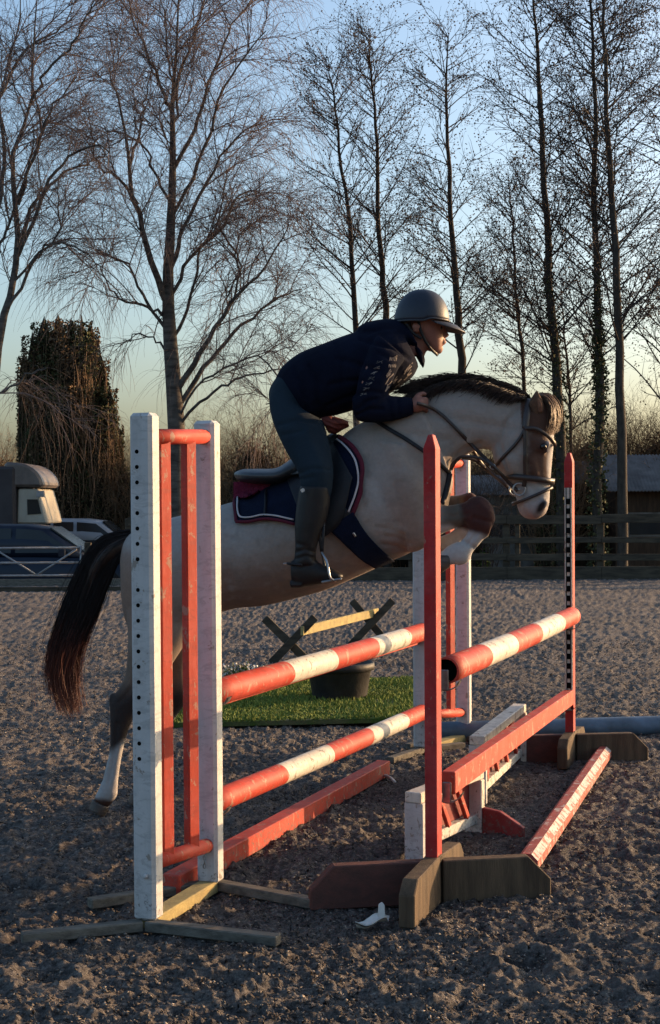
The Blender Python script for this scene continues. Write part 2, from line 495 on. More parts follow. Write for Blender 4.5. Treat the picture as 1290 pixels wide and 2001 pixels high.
def birch(Y, trunk, limbs, label, seed, twig=1.0, loc=None):
    r = np.random.default_rng(seed)
    T = pxline(trunk[0], Y, n=16)
    TR = np.interp(np.linspace(0, 1, 16), np.linspace(0, 1, len(trunk[1])), trunk[1])
    L0 = [T]; R0 = [TR]
    for pts, ra in limbs:
        dy = r.uniform(-1.8, 1.8)
        L0.append(pxline(pts, Y, Y + dy, 16)); R0.append(np.linspace(ra, 0.012, 16))
    L0 = np.array(L0); R0 = np.array(R0)
    L0[1:, 2:-1] += r.normal(0, 0.03, L0[1:, 2:-1].shape)
    root = thing('birch_tree', (T[0][0], T[0][1], T[0][2]), label, 'tree')
    V, F = tubes([L0], [R0], 8)
    link('trunk', mesh_np('trunk', V, F, True), M['birch_bark'], root)
    A, RA = grow(r, L0[1:], R0[1:], 3.0 * twig, 0.7, 2.4, 0.8, 0.25, 0.05, 8, 0.014, 0.2)
    A2, RA2 = grow(r, L0[:1], R0[:1], 2.2 * twig, 0.8, 2.6, 1.1, 0.45, 0.05, 8, 0.015, 0.35)
    A = np.concatenate([A, A2]); RA = np.concatenate([RA, RA2])
    B, RB = grow(r, A, RA, 4.0, 0.4, 1.3, 0.8, 0.1, 0.10, 6, 0.0062, 0.1)
    C, RC = grow(r, B, RB, 5.8 * twig, 0.4, 1.3, 0.8, -0.1, 0.34, 6, 0.0036, 0.1, 0.10)
    D, RD = grow(r, A, RA, 6 * twig, 0.3, 1.1, 0.9, 0.1, 0.25, 5, 0.0038, 0.1, 0.12)
    V, F = tubes([A, B, C, D], [RA, RB, RC, RD], 3)
    o = link('crown', mesh_np('crown', V, F), M['birch_twig'], root); o['kind'] = 'stuff'
    return root

def alder(Y, pts, r0, label, seed, dens=1.0, spreadm=1.0, start=0.2, ivy=0, nb=1.0, low=1.0):
    r = np.random.default_rng(seed)
    n = 22
    T = pxline(pts, Y, n=n)
    T[1:-1, 0] += r.normal(0, 0.02, n - 2)
    TR = np.linspace(1, 0.08, n) * r0 * 0.82
    H = T[-1][2] - T[0][2]
    root = thing('alder_tree', (T[0][0], T[0][1], T[0][2]), label, 'tree', 'bare alders behind the arena fence')
    V, F = tubes([T[None]], [TR[None]], 8)
    link('trunk', mesh_np('trunk', V, F, True), M['alder_bark'], root)
    lf = lambda t: np.clip(1.25 - 1.02 * t, 0.16, 1.0) * np.where(t < 0.35, 0.55 * low + 0.4, 1)
    A, RA = grow(r, T[None], TR[None], 5.2 * dens, 2.0 * spreadm, 4.6 * spreadm, 1.45, 0.15, -0.01, 9, 0.019, start, 0.06, lf)
    B, RB = grow(r, A, RA, 3.0 * dens, 0.35, 1.3, 0.9, 0.08, 0.0, 6, 0.0075, 0.15, 0.14)
    C, RC = grow(r, B, RB, 5.2, 0.12, 0.5, 0.9, 0.0, 0.06, 4, 0.0042, 0.15, 0.15)
    C2, RC2 = grow(r, A, RA, 4.0, 0.15, 0.55, 0.9, 0.1, 0.0, 4, 0.005, 0.2, 0.15)
    V, F = tubes([A, B, C, C2], [RA, RB, RC, RC2], 3)
    parts = [(V, F)]
    ends = np.concatenate([C[:, -1], C2[:, -1], C[:, 2]])
    sel = ends[r.random(len(ends)) < 0.5 * nb]
    cl = np.repeat(sel, 2, 0) + r.normal(0, 0.05, (len(sel) * 2, 3))
    parts.append(bits(r, cl, 0.024))
    V, F = merge(parts)
    o = link('crown', mesh_np('crown', V, F), M['alder_twig'], root); o['kind'] = 'stuff'
    if ivy:
        t = r.random(ivy) ** 1.3 * 0.42
        i = (t * (n - 1)).astype(int)
        rad = TR[i] + r.uniform(0.0, 0.17, ivy) * (1 - t / 0.45)
        a = r.uniform(0, 6.28, ivy)
        p = T[i] + (T[i + 1] - T[i]) * r.random((ivy, 1)) + np.stack([np.cos(a) * rad, np.sin(a) * rad, r.normal(0, 0.1, ivy)], -1)
        V, F = bits(r, p, 0.06, True)
        o = link('ivy', mesh_np('ivy', V, F), M['ivy'], root); o['kind'] = 'stuff'
    return root

TY = 34.0
def gz(px, Y, z=-0.45):   # trunk base pixel row at distance Y
    return CY - 15 + (CAMZ - z) * FPX / Y
b0 = gz(340, TY)
birch(TY, ([(340, b0), (345, 850), (335, 700), (328, 560), (335, 420), (338, 300), (337, 200), (345, 100), (350, -40)], [0.24, 0.2, 0.17, 0.13, 0.10, 0.075, 0.05, 0.03, 0.015]),
      [([(330, 600), (300, 530), (280, 450), (262, 370), (250, 300), (235, 200), (215, 140)], 0.085),
       ([(335, 215), (320, 180), (290, 110), (262, 40), (245, -30)], 0.05),
       ([(335, 215), (352, 140), (375, 80), (395, 10), (405, -60)], 0.045),
       ([(340, 330), (380, 250), (400, 190), (430, 110), (452, 50), (490, 0)], 0.05),
       ([(338, 420), (375, 350), (410, 260), (440, 170), (480, 110), (520, 60)], 0.045),
       ([(331, 530), (348, 490), (360, 450), (400, 370), (430, 310), (470, 260), (505, 240)], 0.06),
       ([(329, 590), (345, 555), (375, 500), (430, 450), (455, 400), (500, 370), (525, 390)], 0.05),
       ([(342, 770), (390, 690), (420, 640), (470, 570), (520, 520), (565, 440)], 0.075),
       ([(345, 800), (400, 720), (440, 670), (490, 620), (545, 580), (590, 565)], 0.065),
       ([(340, 840), (400, 780), (450, 745), (500, 730), (560, 720)], 0.04),
       ([(325, 620), (290, 600), (250, 590), (215, 560), (195, 520)], 0.04),
       ([(322, 640), (280, 580), (250, 520), (220, 500), (190, 495)], 0.04),
       ([(330, 390), (300, 340), (285, 290), (250, 270), (215, 285)], 0.035),
       ([(335, 700), (310, 670), (275, 655), (240, 665)], 0.03),
       ([(334, 668), (358, 625), (380, 560), (395, 480), (425, 440), (445, 330)], 0.045),
       ([(335, 250), (350, 200), (330, 130), (325, 60), (312, -20)], 0.035),
       ([(270, 400), (235, 350), (200, 330), (180, 290), (175, 240)], 0.04),
       ([(255, 320), (275, 250), (285, 190), (300, 120)], 0.035),
       ([(430, 450), (455, 480), (470, 530), (440, 590), (430, 640)], 0.03),
       ([(420, 640), (450, 600), (470, 540), (462, 480), (490, 440)], 0.035),
       ([(344, 830), (380, 760), (440, 720), (500, 700), (560, 760), (520, 790)], 0.03)],
      'tall bare silver birch with forked trunk and weeping twigs behind the white wing stand', 3, 1.0)
birch(31.0, ([(-30, gz(0, 31)), (-20, 850), (0, 650), (20, 580), (35, 480), (30, 400), (25, 300), (60, 210), (65, 100), (75, -40)], [0.15, 0.12, 0.085, 0.075, 0.065, 0.055, 0.045, 0.03, 0.02, 0.01]),
      [([(35, 500), (60, 440), (100, 350), (140, 310), (190, 280), (215, 300)], 0.05),
       ([(38, 480), (70, 400), (120, 340), (170, 320), (210, 300)], 0.045),
       ([(35, 400), (60, 330), (80, 270), (110, 200), (150, 150)], 0.045),
       ([(-20, 480), (0, 380), (10, 300), (0, 200), (20, 100), (40, 0)], 0.06),
       ([(-25, 250), (10, 160), (50, 100), (110, 60), (160, 10)], 0.045),
       ([(5, 620), (40, 560), (80, 490), (120, 470), (160, 490), (190, 520)], 0.04),
       ([(-20, 560), (0, 480), (20, 430), (55, 330), (65, 250)], 0.04),
       ([(20, 560), (60, 510), (115, 450), (115, 400), (118, 340)], 0.03),
       ([(60, 200), (90, 140), (140, 90), (165, 40), (190, -10)], 0.035),
       ([(-40, 780), (0, 770), (50, 735), (90, 720)], 0.03)],
      'leaning weeping birch at the left edge above the parked cars', 8, 0.85)

def al(px_pts, Y, **k):
    pts = list(px_pts)
    pts.insert(0, (pts[0][0] + k.pop('bx', 3), gz(0, Y)))
    return alder(Y, pts, **k)
al([(697, 700), (688, 500), (672, 350), (650, 190), (640, 110)], 38, r0=0.115, label='slim bare alder rising just behind the back of the rider', seed=21, spreadm=0.72, start=0.22)
al([(755, 650), (742, 480), (735, 300), (727, 150), (722, 68)], 38.5, r0=0.125, label='slim bare alder rising directly behind the riding helmet', seed=22, spreadm=0.72, start=0.22)
al([(905, 750), (890, 560), (880, 400), (873, 200), (875, 70)], 37, r0=0.16, label='bare alder whose trunk stands right of the helmet peak', seed=23, spreadm=0.8, start=0.2)
al([(1025, 760), (1008, 560), (1000, 420), (992, 330)], 39, r0=0.085, label='thin low bare alder between two thicker trunks above the horse neck', seed=24, spreadm=0.5, start=0.2)
al([(1095, 800), (1075, 600), (1065, 400), (1055, 200), (1045, 40), (1040, -60)], 35, r0=0.17, label='thick bare alder with ivy on its trunk behind the head of the horse', seed=25, spreadm=0.95, start=0.22, ivy=1300)
al([(1170, 800), (1170, 650), (1160, 400), (1163, 200), (1155, 0), (1150, -80)], 34, r0=0.15, label='bare alder with the thickest ivy sleeve beyond the far red post', seed=26, spreadm=0.9, start=0.25, ivy=2600)
al([(1213, 800), (1205, 550), (1195, 350), (1185, 170), (1180, -20), (1178, -90)], 33, r0=0.15, label='bare alder with a clean leaning trunk nearest the right edge', seed=27, spreadm=1.0, start=0.24)
al([(1325, 800), (1330, 500), (1335, 200), (1330, -60)], 35, r0=0.14, label='bare alder standing just outside the right edge with branches reaching in', seed=28, spreadm=1.0, start=0.2)
al([(1115, 820), (1105, 650), (1095, 560)], 36.5, r0=0.07, label='short sapling alder beside the thick trunk with ivy', seed=29, spreadm=0.4, start=0.25)

def core_mesh(c, rx, ry, h, r, seed, segs=20, rings=14, top=1.0):
    """lumpy closed core standing on c"""
    rr = np.random.default_rng(seed)
    V, F = [], []
    ph = rr.uniform(0, 6.28, 8)
    for i in range(rings + 1):
        v = i / rings
        for j in range(segs):
            a = 2 * math.pi * j / segs
            k = math.sqrt(max(0.0, 1 - (v ** (2.2 * top)) )) + 0.02
            k *= 1 + 0.12 * math.sin(3 * a + ph[0] + 4 * v) + 0.10 * math.sin(5 * a + ph[1] - 7 * v) + 0.07 * math.sin(9 * v + ph[2] + a)
            V.append((c[0] + rx * k * math.cos(a), c[1] + ry * k * math.sin(a), c[2] + h * v * (1 + 0.05 * math.sin(2 * a + ph[3]))))
    idx = np.arange((rings + 1) * segs).reshape(rings + 1, segs)
    a = idx[:-1]; b = idx[1:]
    F = np.stack([a, np.roll(a, -1, 1), np.roll(b, -1, 1), b], -1).reshape(-1, 4)
    V = np.array(V)
    return V, F

def shrub(px, Y, wpx, toppy, label, seed, leaf='brown_leaf', nleaf=5000, stems=260, group=None, ry=None, dens=0.8):
    r = np.random.default_rng(seed)
    c = P(px, gz(0, Y), Y)
    rx = wpx / 2 * Y / FPX; top = P(px, toppy, Y).z; h = top - c.z
    ry = ry or rx * 0.6
    root = thing('shrub', c, label, 'shrub', group)
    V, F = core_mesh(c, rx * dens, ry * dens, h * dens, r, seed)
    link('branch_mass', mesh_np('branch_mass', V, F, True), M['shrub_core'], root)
    # stems
    a = r.uniform(0, 6.28, stems); q = np.sqrt(r.random(stems))
    o0 = np.stack([c.x + rx * 0.9 * q * np.cos(a), c.y + ry * 0.9 * q * np.sin(a), np.full(stems, c.z)], -1)
    d = np.stack([np.cos(a) * 0.25 * q, np.sin(a) * 0.25 * q, np.ones(stems)], -1)
    ln = h * (1.08 - 0.45 * q ** 2) * r.uniform(0.75, 1.1, stems)
    pts = [o0]
    for s in range(6):
        pts.append(pts[-1] + d * (ln / 6)[:, None]); d = d + r.normal(0, 0.13, d.shape); d /= np.linalg.norm(d, axis=1, keepdims=True)
    L = np.stack(pts, 1); R = np.linspace(1, 0.3, 7)[None] * r.uniform(0.006, 0.016, (stems, 1))
    B, RB = grow(r, L, R, 2.6, 0.3, 1.0, 0.9, 0.1, 0.02, 5, 0.006, 0.25, 0.2)
    C, RC = grow(r, B, RB, 3.5, 0.15, 0.45, 0.9, 0.0, 0.05, 4, 0.004, 0.2, 0.2)
    Vt, Ft = tubes([L, B, C], [R, RB, RC], 3)
    a = r.uniform(0, 6.28, nleaf); v = r.random(nleaf) ** 0.8
    k = np.sqrt(np.clip(1 - v ** 2.2, 0, 1)) * dens + r.uniform(-0.04, 0.2, nleaf)
    p = np.stack([c.x + rx * k * np.cos(a), c.y + ry * k * np.sin(a), c.z + h * v * dens * r.uniform(0.95, 1.12, nleaf)], -1)
    Vb, Fb = bits(r, p, 0.055, True)
    V, F = merge([(Vt, Ft)]); o = link('twigs', mesh_np('twigs', V, F), M['dead_vine'] if leaf != 'green_leaf' else M['alder_twig'], root); o['kind'] = 'stuff'
    o = link('foliage', mesh_np('foliage', Vb, Fb), M[leaf], root); o['kind'] = 'stuff'
    return root

SG = 'leafless brown scrub behind the arena'
shrub(500, 40, 190, 822, 'reddish brown bare scrub right of the white wing stand', 41, nleaf=3000, group=SG)
shrub(620, 41, 200, 860, 'low brown bare scrub behind the saddle and the rider', 42, nleaf=2500, group=SG)
shrub(1150, 40, 260, 815, 'tall dark brown scrub behind the alder trunks beyond the horse head', 43, nleaf=4500, group=SG, stems=420)
shrub(1300, 39, 210, 800, 'tall brown bare scrub against the right edge', 44, nleaf=4500, group=SG, stems=420)
shrub(960, 42, 200, 850, 'brown scrub behind the throat of the horse', 45, nleaf=3500, group=SG)
shrub(820, 43, 200, 870, 'brown scrub hidden mostly behind the neck of the horse', 46, nleaf=1500, group=SG)
shrub(390, 42, 160, 850, 'brown scrub behind the red slats of the near wing stand', 47, nleaf=2500, group=SG)
shrub(20, 44, 130, 868, 'low dark hedge top above the horsebox roof', 48, nleaf=3000, leaf='ivy')
shrub(245, 41, 120, 880, 'dark bushy growth between the tree sleeved in vines and the wing stand', 49, nleaf=3000, leaf='ivy', group=None)
shrub(935, 33.5, 60, 895, 'small green leafy bush showing under the horse throat', 50, leaf='green_leaf', nleaf=1600, stems=60, dens=0.6)
shrub(1080, 36.5, 70, 790, 'dark ivy bush around the thick alder behind the horse ears', 51, leaf='ivy', nleaf=3500, stems=80)

# vine covered stump tree
def vine_tree():
    r = np.random.default_rng(61)
    Y = 41.0
    c = P(150, gz(0, Y), Y)
    root = thing('vine_covered_tree', c, 'broad dead looking trunk cut off flat and smothered in brown hanging vines and ivy', 'tree')
    cols = [(66, 36, 662, .6), (90, 40, 634, .8), (116, 42, 629, .8), (142, 30, 640, .8), (163, 36, 634, .8), (180, 30, 646, .8), (199, 30, 705, .7), (50, 24, 705, .6), (130, 130, 760, 1.0), (216, 28, 765, .6), (100, 100, 700, .6), (190, 70, 800, .6), (150, 80, 668, .7), (231, 22, 835, .6)]
    Vs = []; lp = []; sp = []
    for (cx, w, ty, dp) in cols:
        cc = P(cx, gz(0, Y), Y + r.uniform(-0.3, 0.3)); rx = w / 2 * Y / FPX; h = P(cx, ty, Y).z - cc.z
        V, F = core_mesh(cc, rx * 0.95, rx * 0.95, h * 0.99, r, int(cx), top=5.0)
        Vs.append((V, F))
        n = int(6500 * h / 5 * w / 60)
        a = r.uniform(0, 6.28, n); v = r.random(n)
        k = 1.0 + r.uniform(-0.1, 0.22, n)
        lp.append(np.stack([cc[0] + rx * k * np.cos(a), cc[1] + rx * k * np.sin(a), cc[2] + h * (v * 1.0 + 0.01)], -1))
        ns = int(60 * w / 60)
        a = r.uniform(3.0, 6.4, ns); v = r.uniform(0.25, 1.0, ns)
        o0 = np.stack([cc[0] + rx * 1.05 * np.cos(a), cc[1] + rx * 1.08 * np.sin(a), cc[2] + h * v], -1)
        d = np.stack([0.06 * np.cos(a), 0.3 * np.sin(a), -np.ones(ns)], -1)
        pts = [o0]; ln = r.uniform(0.6, 2.2, ns)
        for s in range(6):
            pts.append(pts[-1] + d * (ln / 6)[:, None]); d[:, :2] *= 0.3; d = d + r.normal(0, 0.10, d.shape)
        sp.append(np.stack(pts, 1))
    V, F = merge(Vs); link('trunk', mesh_np('trunk', V, F, True), M['shrub_core'], root)
    L = np.concatenate(sp); L[..., 2] = np.maximum(L[..., 2], c.z)
    R = np.full(L.shape[:2], 0.009) * r.uniform(0.5, 1.4, (len(L), 1))
    B, RB = grow(r, L, R, 1.5, 0.2, 0.7, 0.5, -0.3, 0.3, 4, 0.006, 0.1, 0.15)
    V, F = tubes([L, B], [R, RB], 3)
    o = link('hanging_vines', mesh_np('hanging_vines', V, F), M['dead_vine'], root); o['kind'] = 'stuff'
    p = np.concatenate(lp); m = (np.sin(p[:, 0] * 5 + p[:, 2] * 1.7) + r.normal(0, .6, len(p))) > 0.1
    V, F = bits(r, p[m], 0.06, True); o = link('ivy', mesh_np('ivy', V, F), M['ivy'], root); o['kind'] = 'stuff'
    V, F = bits(r, p[~m], 0.055, True); o = link('dry_leaves', mesh_np('dry_leaves', V, F), M['brown_leaf'], root); o['kind'] = 'stuff'
vine_tree()

# ------------------------------------------------------------------ buildings beyond
M['roof_grey'] = simple('roof_grey', (0.15, 0.155, 0.165), (0.09, 0.092, 0.1), 3, 0.7, 0.3, (1, 1, 1), 0.3, 10)
M['shed_wall'] = simple('shed_wall', (0.07, 0.045, 0.03), (0.04, 0.028, 0.02), 2, 0.9, 0.1, (6, 6, 1), 0.3, 10)
M['stone_wall'] = simple('stone_wall', (0.17, 0.16, 0.145), (0.09, 0.085, 0.075), 4, 0.9, 0.1, (1, 1, 1), 0.5, 9)
M['dark_glass'] = simple('dark_glass', (0.02, 0.025, 0.03), (0.015, 0.018, 0.02), 2, 0.2, 0.25)

def shed(x0, x1, eave, ridge, Y, depth, wall, label):
    a = P(x0, eave, Y); b = P(x1, eave, Y); rz = P(x0, ridge, Y + depth / 2).z
    base = -0.45
    root = thing('shed', ((a.x + b.x) / 2, Y + depth / 2, base), label, 'shed')
    bm = bmesh.new()
    beam_bm(bm, (a.x, Y + depth / 2, (a.z + base) / 2), (b.x, Y + depth / 2, (a.z + base) / 2), depth - 0.3, a.z - base, bev=0)
    bm_obj('wall', bm, wall, root)
    n = 34
    for side in (0, 1):
        V, F = [], []
        for i in range(n * 2 + 1):
            x = a.x - 0.25 + (b.x - a.x + 0.5) * i / (n * 2)
            dz = 0.03 * (i % 2)
            y0 = Y - 0.2 if side == 0 else Y + depth + 0.2
            V += [(x, y0, a.z - 0.05 + dz), (x, Y + depth / 2, rz + dz), (x, y0, a.z - 0.09 + dz), (x, Y + depth / 2, rz - 0.04 + dz)]
        for i in range(n * 2):
            k = i * 4
            F += [(k, k + 4, k + 5, k + 1), (k + 2, k + 3, k + 7, k + 6), (k, k + 2, k + 6, k + 4)]
        link('roof_sheet', mesh_np('roof_sheet', V, np.array(F)), M['roof_grey'], root)
    w = (b.x - a.x)
    for i in range(2):
        xx = a.x + w * (0.3 + 0.4 * i)
        zc = (a.z + base) / 2 + 0.25
        win = beam('window', (xx, Y + 0.16, zc - 0.3), (xx, Y + 0.16, zc + 0.3), 0.9, 0.06, M['stone_wall'], root, up=(0, 1, 0))
        beam('pane', (xx, Y + 0.12, zc - 0.24), (xx, Y + 0.12, zc + 0.24), 0.78, 0.02, M['dark_glass'], win, up=(0, 1, 0), bev=0)
    return root
shed(925, 1050, 962, 930, 37, 3, M['stone_wall'], 'small pale walled shed with grey sheet roof seen between horse throat and muzzle')
shed(1205, 1400, 955, 890, 36.2, 2.6, M['shed_wall'], 'long dark timber shed with pale corrugated roof at the right edge')
shed(1122, 1165, 940, 902, 38, 2.5, M['shed_wall'], 'little grey roofed shed behind the alder trunks')

# ------------------------------------------------------------------ arena fence
def rail_fence():
    Y = 28.5
    root = thing('rail_fence', P(1000, 1135, Y), 'low dark timber post and rail fence along the back of the arena', 'fence')
    step = 185.0 * Y / FPX
    x0 = P(1175, 1000, Y).x
    xs = [x0 + step * i for i in range(-5, 6)]
    for i, x in enumerate(xs):
        beam('post', (x, Y + 0.09, -0.4), (x, Y + 0.09, 1.22 + 0.02 * math.sin(i * 2.1)), 0.13, 0.10, M['fence_timber'], root, up=(0, 1, 0), bev=0.01)
        if i % 2 == 0:
            beam('post', (x + 0.22, Y + 0.09, -0.4), (x + 0.22, Y + 0.09, 1.10), 0.09, 0.09, M['fence_timber'], root, up=(0, 1, 0), bev=0.01)
    for i in range(len(xs) - 1):
        for (z, h) in ((1.17, 0.17), (0.76, 0.11), (0.44, 0.13)):
            j = random.uniform(-0.015, 0.015)
            beam('rail', (xs[i] + 0.002, Y, z + j), (xs[i + 1] - 0.002, Y, z + j + random.uniform(-0.02, 0.02)), 0.045, h, M['fence_timber'], root, bev=0.006)
        beam('kickboard', (xs[i] + 0.002, Y, 0.12), (xs[i + 1] - 0.002, Y, 0.12), 0.05, 0.26, M['fence_timber'], root, bev=0.006)
    return root
rail_fence()

# kickboards in front of the yard, left
def yard_edge():
    Y = 27.2
    a = P(-220, 1130, Y); b = P(330, 1130, Y)
    root = thing('timber_edging', ((a.x + b.x) / 2, Y, 0), 'low timber edging boards under the metal gate on the left', 'edging')
    n = 3
    for i in range(n):
        xa = a.x + (b.x - a.x) * i / n; xb = a.x + (b.x - a.x) * (i + 1) / n
        beam('board', (xa, Y, 0.06), (xb - 0.01, Y, 0.06), 0.05, 0.14, M['grey_timber'], root)
        beam('board', (xa, Y - 1.6, 0.03), (xb - 0.01, Y - 1.6, 0.03), 0.08, 0.08, M['fence_timber'], root)
yard_edge()

def gate():
    Y = 27.8
    root = thing('metal_gate', P(60, 1128, Y), 'galvanised tubular field gate with diagonal braces in front of the dark car', 'gate')
    def T(name, p, q, r=0.021): tube(name, [P(*p, Y), P(*q, Y)], r, M['zinc'], root, 8, 2)
    xl, xr = -220, 158
    for y in (1070, 1099, 1124): T('rail', (xl, y + 3), (xr, y))
    T('stile', (xr, 1066), (xr, 1128)); T('stile', (xl, 1066), (xl, 1128))
    T('brace', (72, 1124), (150, 1073), 0.018); T('brace', (72, 1124), (-10, 1073), 0.018)
    beam('post', P(172, 1145, Y), P(172, 1060, Y), 0.12, 0.12, M['fence_timber'], root, up=(0, 1, 0))
gate()

# ------------------------------------------------------------------ vehicles
M['car_blue'] = simple('car_blue', (0.008, 0.014, 0.028), (0.007, 0.012, 0.024), 2, 0.35, 0.3)
M['car_white'] = simple('car_white', (0.30, 0.31, 0.33), (0.26, 0.27, 0.29), 2, 0.3, 0.5)
M['box_grey'] = simple('box_grey', (0.060, 0.054, 0.056), (0.045, 0.040, 0.042), 2, 0.6, 0.2)
M['box_white'] = simple('box_white', (0.42, 0.39, 0.32), (0.34, 0.31, 0.25), 3, 0.45, 0.3)
M['box_mid'] = simple('box_mid', (0.15, 0.125, 0.11), (0.10, 0.085, 0.078), 6, 0.4, 0.4)
M['tyre'] = simple('tyre', (0.012, 0.012, 0.012), (0.02, 0.02, 0.02), 5, 0.8, 0.2)
M['lamp_glass'] = simple('lamp_glass', (0.5, 0.5, 0.5), (0.4, 0.4, 0.4), 5, 0.15, 0.8)

def body_loft(name, side, halfw, mat, parent, O, sx=1.0):
    """car shell from a side outline [(x, zlow, zhigh, hw_scale_top)]"""
    V, F = [], []
    for (x, z0, z1, kt) in side:
        for (yy, zz) in ((-1, 0), (-1.0, 0.45), (-0.97 * kt, 0.9), (-0.8 * kt, 1), (0.8 * kt, 1), (0.97 * kt, 0.9), (1, 0.45), (1, 0)):
            V.append((O.x + x * sx, O.y + yy * halfw, O.z + z0 + (z1 - z0) * zz))
    n = len(side)
    for i in range(n - 1):
        for j in range(8):
            a = i * 8 + j; b = i * 8 + (j + 1) % 8
            F.append((a, b, b + 8, a + 8))
    bm = bmesh.new()
    vs = [bm.verts.new(v) for v in V]
    fs = [bm.faces.new([vs[k] for k in f]) for f in F]
    fs.append(bm.faces.new(vs[:8][::-1])); fs.append(bm.faces.new(vs[-8:]))
    bmesh.ops.recalc_face_normals(bm, faces=fs)
    return bm_obj(name, bm, mat, parent, True)

def car(front_px, Y, L, H, label, paintm, estate=True, z0=-0.45):
    front = P(front_px, 1100, Y)
    O = Vector((front.x - L, Y, z0))
    root = thing('parked_car', (O.x + L / 2, O.y, z0), label, 'car')
    h = H
    body_loft('body', [(0.0, .45, .75, .9), (.05, .3, .92, .95), (.6, .2, .96, .97), (L * .5, .2, .95, .98), (L * .70, .2, .93, .97), (L * .88, .22, .84, .95), (L - .08, .28, .72, .93), (L, .4, .6, .88)], 0.88, paintm, root, O)
    cab = body_loft('roof', [(0.12, .93, .97, .92), (.45, .9, h - .05, .84), (.95, .9, h, .82), (L * .45, .9, h - .01, .82), (L * .56, .9, h - .07, .83), (L * .73, .88, .95, .92)], 0.80, paintm, root, O)
    # side windows
    ws = [[(.35, .98), (.62, h - .12), (1.15, h - .08), (1.15, .98)], [(1.22, .98), (1.22, h - .08), (L * .40, h - .09), (L * .40, .98)], [(L * .42, .98), (L * .42, h - .09), (L * .53, h - .13), (L * .68, .98)]]
    for w in ws:
        for s in (-1, 1):
            zc = sum(p[1] for p in w) / 4
            pts = [(O.x + x, O.y + s * (0.805 if z < 1.05 else 0.715), z0 + z) for x, z in w]
            prism('window', pts, 0.02, (0, s, 0.2), M['dark_glass'], root, bev=0)
    prism('windscreen', [(O.x + L * .565, O.y - .6, z0 + h - .08), (O.x + L * .565, O.y + .6, z0 + h - .08), (O.x + L * .725, O.y + .7, z0 + .97), (O.x + L * .725, O.y - .7, z0 + .97)], 0.03, (0.5, 0, 0.85), M['dark_glass'], root, bev=0)
    for xw in (0.78, L - 0.85):
        for s in (-1, 1):
            w = tube('wheel', [(O.x + xw, O.y + s * .80, z0 + .32), (O.x + xw, O.y + s * .90, z0 + .32)], 0.32, M['tyre'], root, 20, 2)
            tube('rim', [(O.x + xw, O.y + s * .895, z0 + .32), (O.x + xw, O.y + s * .91, z0 + .32)], 0.20, M['zinc'], w, 14, 2)
    for s in (-1, 1):
        tube('headlight', [(O.x + L - .10, O.y + s * .62, z0 + .64), (O.x + L - .01, O.y + s * .60, z0 + .62)], 0.09, M['lamp_glass'], root, 10, 2)
        beam('mirror', (O.x + L * .63, O.y + s * .88, z0 + .98), (O.x + L * .63, O.y + s * 1.04, z0 + .98), .12, .14, paintm, root)
        beam('door_handle', (O.x + L * .36, O.y + s * .885, z0 + .80), (O.x + L * .36 + .18, O.y + s * .885, z0 + .80), .03, .03, M['zinc'], root)
    return root
car(300, 30.4, 4.6, 1.56, 'dark blue estate car parked side on behind the metal gate', M['car_blue'])
c2 = car(352, 37.6, 4.3, 1.60, 'white car parked behind the dark blue one', M['car_white'])

def horsebox():
    Y = 33.6; z0 = -0.45
    root = thing('horsebox', P(-60, 1100, Y), 'grey and cream horsebox lorry with rounded overcab behind the dark car', 'lorry')
    def Q(x, y): return P(x, y, Y)
    # box body
    a = Q(-260, 915); b = Q(50, 1000)
    bm = bmesh.new(); beam_bm(bm, (a.x, Y, (a.z + z0 + .6) / 2), (b.x, Y, (a.z + z0 + .6) / 2), 2.2, a.z - z0 - .6, bev=0.06)
    bm_obj('box_body', bm, M['box_grey'], root)
    # rounded luton
    pts = [Q(28, 905), Q(60, 907), Q(76, 913), Q(90, 924), Q(99, 938), Q(102, 953), Q(26, 953)]
    prism('overcab', pts, 2.1, (0, 1, 0), M['box_mid'], root, 0.06)
    pts = [Q(52, 956), Q(90, 956), Q(96, 978), Q(102, 998), Q(108, 1022), Q(50, 1022)]
    cab = prism('cab', pts, 1.9, (0, 1, 0), M['box_white'], root, 0.03)
    pts = [Q(70, 976), Q(90, 976), Q(97, 1003), Q(71, 1005)]
    for s in (-1, 1):
        prism('window', [Vector(p) + Vector((0, s * 0.955, 0)) for p in pts], 0.03, (0, 1, 0), M['dark_glass'], root, 0)
    beam('mirror', Q(97, 960) + Vector((0, -1.05, 0)), Q(97, 972) + Vector((0, -1.05, 0)), .16, .1, M['zinc'], root, up=(0, 1, 0))
    for px in (-190, 95):
        for s in (-1, 1):
            c = P(px, 1100, Y)
            w = tube('wheel', [(c.x, Y + s * .8, z0 + .38), (c.x, Y + s * 1.0, z0 + .38)], 0.38, M['tyre'], root, 18, 2)
            tube('rim', [(c.x, Y + s * .99, z0 + .38), (c.x, Y + s * 1.02, z0 + .38)], 0.2, M['zinc'], w, 12, 2)
    a = Q(62, 1022); b = Q(124, 1022)
    beam('bumper', (a.x, Y, z0 + .72), (b.x, Y, z0 + .72), 1.8, .5, M['box_grey'], root)
horsebox()

# ------------------------------------------------------------------ show jump
POLE_T = Vector((0.33, 0.944, 0)).normalized()       # along the poles, away from the camera
POLE_S = Vector((0.944, -0.33, 0)).normalized()

